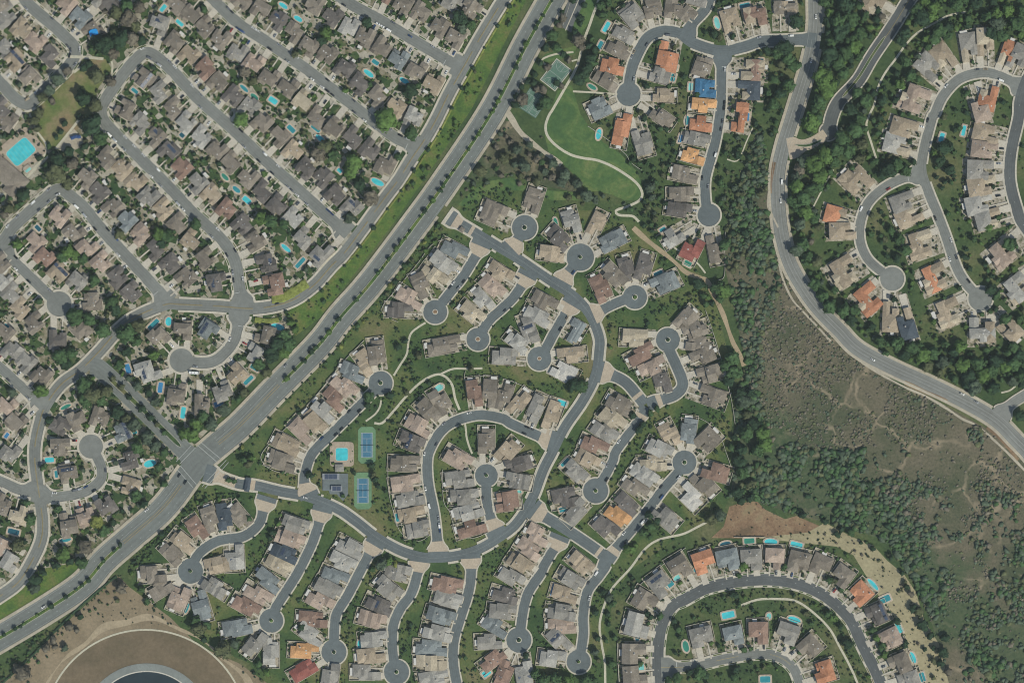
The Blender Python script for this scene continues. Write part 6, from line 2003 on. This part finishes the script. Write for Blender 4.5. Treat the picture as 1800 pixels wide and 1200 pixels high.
sgn = 1 if C_['n'][int(np.argmin(abs(C_['s'] - 120)))][0] > 0 else -1
hedge(off_line(C_, 905, -30, 740, 257, sgn * (C_['hw'] + 3.1)), 2.1, 1.3, 5, 'long yellow-green clipped hedge along the upper collector road')
hedge(off_line(C_, 735, 265, 600, 452, sgn * (C_['hw'] + 3.1)), 2.1, 1.3, 5, 'long yellow-green clipped hedge along the lower collector bend')
hedge('478,525 500,522 520,510 540,497', 9, 1.8, 5, 'broad golden hedge south of the red-brown corner roof')
hedge('448,562 470,564 490,562', 5, 1.5, 5, 'rounded yellow-green hedge at the hook-shaped cul-de-sac entrance')
hedge('205,1012 160,1048 100,1105 60,1148 15,1190 -20,1222', 2.0, 1.6, 0, 'dark hedge along the fence above the reservoir')

# perimeter garden walls -----------------------------------------------------


def gwall(pts, label):
    p, s = smooth(parse(pts), 2.0)
    n, t = normals(p)
    h = 0.16
    mb = MB()
    a, b = p - n * h, p + n * h
    z1 = 2.0
    strip(mb, a, b, z1)
    strip(mb, a, a, 0, z2=z1)
    strip(mb, b, b, z1, z2=0)
    mb.face([(*a[0], 0), (*a[0], z1), (*b[0], z1), (*b[0], 0)])
    mb.face([(*a[-1], 0), (*b[-1], 0), (*b[-1], z1), (*a[-1], z1)])
    tag(mb.build('garden_wall', [MAT['kerb']]), label, 'wall', 'pale garden walls')


gwall('790,418 760,430 735,462 700,505 672,540 680,556 700,566', 'pale garden wall behind the first cul-de-sac houses facing the avenue')
gwall('640,598 600,640 560,690 520,735 465,790 462,812 485,828 520,832', 'pale garden wall between the tennis close houses and the avenue')
gwall('1033,222 1060,240 1098,270 1108,285 1128,300', 'pale garden wall along the east edge of the park lawn')
gwall('1275,400 1274,440 1273,485 1262,492', 'pale garden wall at the canyon head beside the red roof')
gwall('1240,545 1255,590 1270,640 1285,700 1292,745', 'pale garden wall along the canyon side of the bent cul-de-sac')
gwall('1195,735 1230,735 1262,760 1278,800 1285,820', 'pale curved garden wall behind the canyon cul-de-sac circle')
gwall('1290,943 1340,943 1345,944', 'pale garden wall behind the pools under the dry hill')
gwall('1125,1027 1155,1000 1180,980 1205,962', 'pale garden wall along the southern footpath slope')
gwall('1085,1120 1086,1160 1088,1200', 'pale garden wall west of the brown roofs in the south-east')
gwall('818,652 818,668 845,661 875,663 905,672 940,688 975,700', 'pale garden wall behind the northern horseshoe houses')
gwall('682,810 683,860 692,900 705,935 735,950 755,940', 'pale garden wall behind the western horseshoe houses')
gwall('778,825 780,880 795,905 800,935 830,945 858,935', 'pale garden wall behind the inner circle houses')

# ------------------------------------------------------------------ vehicles


def car_body(kind):
    """lofted shell along x; returns body, glass and wheel positions"""
    if kind == 'van':
        L, Wd = 5.2, 2.0
        prof = [(-2.6, .55, .95), (-2.55, .4, 1.9), (-1.2, .4, 2.05), (1.0, .4, 2.05), (1.7, .4, 1.5), (2.45, .4, 1.1), (2.6, .5, .8)]
    elif kind == 'suv':
        L, Wd = 4.8, 1.95
        prof = [(-2.4, .55, 1.0), (-2.3, .4, 1.1), (-1.2, .4, 1.12), (0.6, .4, 1.12), (1.2, .4, 1.08), (2.25, .4, .95), (2.4, .5, .75)]
    else:
        L, Wd = 4.6, 1.85
        prof = [(-2.3, .5, .85), (-2.2, .35, .95), (-1.2, .35, 1.0), (0.5, .35, 1.0), (1.0, .35, .95), (2.1, .35, .8), (2.3, .45, .65)]
    mb = MB()
    rows = []
    for i, (x, z0, z1) in enumerate(prof):
        hw = Wd / 2 * (0.86 if i in (0, len(prof) - 1) else 1.0)
        rows.append([(x, -hw * 0.95, z0), (x, -hw, (z0 + z1) / 2), (x, -hw * 0.9, z1), (x, hw * 0.9, z1), (x, hw, (z0 + z1) / 2), (x, hw * 0.95, z0)])
    for a, b in zip(rows, rows[1:]):
        for k in range(6):
            j = (k + 1) % 6
            mb.face([a[k], b[k], b[j], a[j]])
    mb.face(rows[0])
    mb.face(rows[-1][::-1])
    # roof panel over the cabin
    g = MB()
    if kind != 'van':
        zt_, zb = (1.75, 1.1) if kind == 'suv' else (1.45, .98)
        x0, x1, x2, x3 = (-2.2, -1.7, 0.35, 1.15) if kind == 'suv' else (-1.7, -1.0, 0.35, 1.1)
        hb, ht = Wd / 2 * 0.88, Wd / 2 * 0.7
        bq = [(x0, -hb, zb), (x3, -hb, zb), (x3, hb, zb), (x0, hb, zb)]
        tq = [(x1, -ht, zt_), (x2, -ht, zt_), (x2, ht, zt_), (x1, ht, zt_)]
        for k in range(4):
            j = (k + 1) % 4
            g.face([bq[k], bq[j], tq[j], tq[k]])
        mb.face([(a, b, c + 0.02) for a, b, c in tq])
        e = 0.05
        mb.box(x1, x2, -ht, ht, zt_ - e, zt_ + 0.02, 0)
    else:
        g.face([(1.05, -0.85, 1.98), (1.05, 0.85, 1.98), (1.72, 0.85, 1.52), (1.72, -0.85, 1.52)][::-1])
        g.face([(1.0, -0.86, 2.0), (1.74, -0.88, 1.54), (1.74, 0.88, 1.54), (1.0, 0.86, 2.0)])
    return mb, g, L, Wd


wh = MB()
for i in range(10):
    a0, a1 = 2 * math.pi * i / 10, 2 * math.pi * (i + 1) / 10
    p0, p1 = (0.33 * math.cos(a0), 0.33 * math.sin(a0)), (0.33 * math.cos(a1), 0.33 * math.sin(a1))
    wh.face([(p0[0], -0.11, p0[1]), (p0[0], 0.11, p0[1]), (p1[0], 0.11, p1[1]), (p1[0], -0.11, p1[1])])
for sgn_ in (-1, 1):
    q = [(0.33 * math.cos(2 * math.pi * i / 10), sgn_ * 0.11, 0.33 * math.sin(2 * math.pi * i / 10)) for i in range(10)]
    wh.face(q if sgn_ < 0 else q[::-1])
WHEEL = wh.mesh('wheel')
WHEEL.materials.append(MAT['tyre'])
CARS = {}
for kind in ('car', 'suv', 'van'):
    b, g, L, Wd = car_body(kind)
    gme = g.mesh('window_glass')
    gme.materials.append(MAT['glass'])
    for c in ('white', 'silver', 'grey', 'black', 'blue', 'red', 'beige'):
        me = b.mesh('body')
        me.materials.append(MAT['C_' + c])
        CARS[(kind, c)] = (me, gme, L, Wd)
carlist = []


def car(x, y, z, rz, kind, c, label, group):
    root = empty('parked_car' if group != 'moving' else 'moving_car', (x, y, z), rz)
    me, gme, L, Wd = CARS[(kind, c)]
    inst('body', me, root)
    inst('window_glass', gme, root)
    for sx in (-0.3, 0.3):
        for sy in (-1, 1):
            inst('wheel', WHEEL, root, (sx * L, sy * (Wd / 2 - 0.1), 0.33))
    tag(root, label, 'van' if kind == 'van' else 'car', 'cars driving on the avenue and curving road' if group == 'moving' else 'cars parked along streets and in driveways')
    carlist.append(root)


CC = ['white'] * 9 + ['silver'] * 4 + ['grey'] * 3 + ['black'] * 4 + ['blue', 'red', 'beige']
KN = {'car': 'car', 'suv': 'tall car', 'van': 'van'}
# moving traffic seen on the big roads
for k, (px, py, rid, c, kd, where) in enumerate([(502, 642, 'avenue', 'silver', 'car', 'near the orange median north of the junction'), (258, 896, 'avenue', 'white', 'car', 'below the junction beside the gardens'),
        (315, 835, 'avenue', 'black', 'car', 'waiting at the crosswalk in the outer lane'), (326, 847, 'avenue', 'black', 'suv', 'waiting at the crosswalk in the inner lane'), (77, 1066, 'avenue', 'white', 'suv', 'beside the southern median'),
        (1434, 30, 'curving', 'white', 'car', 'near the north-east gate'), (1426, 107, 'curving', 'white', 'suv', 'just below the north-east gate'), (1374, 320, 'curving', 'white', 'van', 'beside the red soil strip'), (1372, 353, 'curving', 'white', 'car', 'south of the red soil strip'),
        (1534, 632, 'curving', 'white', 'car', 'above the canyon slope'), (1691, 692, 'curving', 'white', 'suv', 'near the east edge turn-off'), (1716, 706, 'curving', 'silver', 'car', 'at the east edge turn-off'),
        (537, 874, 'gate_loop', 'white', 'suv', 'at the west gate'), (721, 64, 'northern', 'blue', 'car', 'in mid street'), (487, 533, 'collector', 'black', 'car', 'below the golden hedge')]):
    r = ROADS[rid]
    q = np.array(W(px, py))
    i = int(np.argmin(np.hypot(*(r['p'] - q).T)))
    t = r['t'][i]
    car(q[0], q[1], r['z'] + 0.01 if rid != 'avenue' else 0.24, math.atan2(t[1], t[0]), kd, c, '%s %s driving on %s %s' % (c, KN[kd], r['phrase'], where), 'moving')
# a long white motorhome in the hook-shaped cul-de-sac
x, y = W(342, 655)
root = empty('motorhome', (x, y, ROADS['hook_close']['z'] + 0.02), math.radians(-3))
b = MB()
b.box(-5.0, 3.6, -1.25, 1.25, 0.5, 3.2, 0, True)
b.box(3.6, 4.8, -1.15, 1.15, 0.5, 1.9, 0, True)
b.build('body', [MAT['C_white']], root)
b = MB()
b.box(3.62, 4.2, -1.1, 1.1, 1.9, 2.7, 0)
b.build('windscreen', [MAT['glass']], root)
for sx in (-3.2, 3.4):
    for sy in (-1.1, 1.1):
        inst('wheel', WHEEL, root, (sx, sy, 0.45), 0, (1.35, 1.3, 1.35))
for sx in (-2.5, 0.5):
    b = MB()
    b.box(sx - 0.5, sx + 0.5, -0.4, 0.4, 3.2, 3.5)
    b.build('roof_unit', [MAT['rail']], root)
tag(root, 'long white motorhome parked in the hook-shaped cul-de-sac', 'motorhome')

PARK = {'corner': .28, 'loop': .24, 'middle': .24, 'northern': .2, 'west_bend': .28, 'west_circle': .2, 'west_short': .1, 'oval_close': .12, 'hook_close': .3, 'ne_main': .14, 'ne_south': .2, 'villa_close': .12, 'villa_main': .06,
        'first_close': .3, 'second_close': .16, 'third_close': .12, 'second_circle': .3, 'third_circle': .2, 'tennis_close': .22, 'horseshoe': .2, 'inner_circle': .18, 'east_close': .18, 'canyon_close': .25, 'belt_close': .24, 'sixth_close': .24, 's_one': .3,
        's_two': .22, 's_three': .2, 's_four': .24, 's_five': .24, 'se_arc': .16, 'se_inner': .18, 'lower_spur': .1, 'east_bend': .05, 'south_west': .1}
MUST = {'s_one': (466, 917, 'red'), 'se_arc': (1386, 1021, 'red'), 's_five': (810, 1063, 'red')}
for rid, pr in PARK.items():
    r = ROADS[rid]
    R = random.Random(rid)
    spots = []
    for side in (-1, 1):
        k = 18.0 if r['flare'][0] else 6.0
        end = r['s'][-1] - (18 if r['flare'][1] else 4)
        while k < end:
            if R.random() < pr:
                i = int(np.argmin(abs(r['s'] - k)))
                q = r['p'][i] + r['n'][i] * side * (r['hw'] - 1.25)
                if abs(q[0]) < 498 and abs(q[1]) < 331 and not covered(q[None], rid, 'ribbon', 1.0)[0]:
                    spots.append((k, q, r['t'][i] * (-side)))
            k += 6.4
    if rid in MUST:
        px, py, c = MUST[rid]
        q = np.array(W(px, py))
        i = int(np.argmin(np.hypot(*(r['p'] - q).T)))
        sd_ = 1 if np.dot(q - r['p'][i], r['n'][i]) > 0 else -1
        spots = [s_ for s_ in spots if abs(s_[0] - r['s'][i]) > 7]
        spots.append((r['s'][i], r['p'][i] + r['n'][i] * sd_ * (r['hw'] - 1.25), r['t'][i] * (-sd_), c))
    spots.sort(key=lambda a: a[0])
    d0 = r['p'][0] - r['p'][len(r['p']) // 2]
    endn = compass(d0[0], d0[1])
    for k, sp in enumerate(spots):
        c = sp[3] if len(sp) > 3 else R.choice([q for q in CC if q != 'red' or R.random() < 0.3])
        kd = R.choice(('car', 'car', 'suv', 'suv', 'van'))
        if len(carlist) < 195:
            car(sp[1][0], sp[1][1], r['z'] + 0.02, math.atan2(sp[2][1], sp[2][0]), kd, c, '%s %s, %s parked from the %s end of %s' % (c, KN[kd], ordn(k + 1), endn, r['phrase']), 'parked')
for h in HOUSES:
    R = random.Random(int(h['px'] * 7 + h['py']))
    pr = {'tract': .42, 'patio': .12, 'villa': .3, 'estate': .4}[h['style']]
    if R.random() < pr and h['drive'][2] > 5.4 and len(carlist) < 296 and abs(h['x']) < 490 and abs(h['y']) < 325:
        (mx, my), rz, ln, gx, gy = h['drive']
        off = R.choice((-1.35, 1.35))
        c = R.choice(CC)
        kd = R.choice(('car', 'suv', 'car'))
        x, y = mx + off * math.cos(rz) , my + off * math.sin(rz)
        lab = '%s %s in the driveway of the %s house from %s, %s' % (c, KN[kd], ordn(h['k']), h['start'], h['phrase'])
        car(x, y, WALK_TOP + 0.18, rz + R.choice((1, -1)) * math.pi / 2, kd, c, lab, 'parked')

# planted islands get a shrub
for k, (root, kd) in enumerate(ISL):
    if kd == 1:
        inst('shrub', CROWNS[(k % 5, k % 3)], root, (0, 0, 1.0), k * 1.3, (1.5, 1.5, 1.3))

# ------------------------------------------------------------------ air
hb = MB()
hb.box(-1500, 1500, -1500, 1500, -1.0, CAM_H + 20, 0, True)
hz = bpy.data.materials.new('haze_air')
hz.use_nodes = True
hn = hz.node_tree.nodes
for nd in list(hn):
    if nd.type == 'BSDF_PRINCIPLED':
        hn.remove(nd)
pv = hn.new('ShaderNodeVolumePrincipled')
pv.inputs['Color'].default_value = (0.82, 0.95, 0.94, 1)
pv.inputs['Density'].default_value = HAZE_DENSITY
pv.inputs['Anisotropy'].default_value = 0.0
hz.node_tree.links.new(pv.outputs[0], hn['Material Output'].inputs['Volume'])
if HAZE_DENSITY > 0:
    tag(hb.build('haze', [hz]), kind='stuff')
SC.cycles.filter_width = 1.05
SC.cycles.volume_bounces = 0
SC.cycles.max_bounces = 3
SC.cycles.diffuse_bounces = 2
print('tris', sum(sum(len(q.vertices) - 2 for q in m.polygons) for m in bpy.data.meshes), 'mid', len(midp), 'tiny', len(tiny))
print('houses', len(HOUSES), 'cars', len(carlist), 'trees', len(TR), 'small', len(SMALL), 'brush', len(CB), 'objects', len(bpy.data.objects))
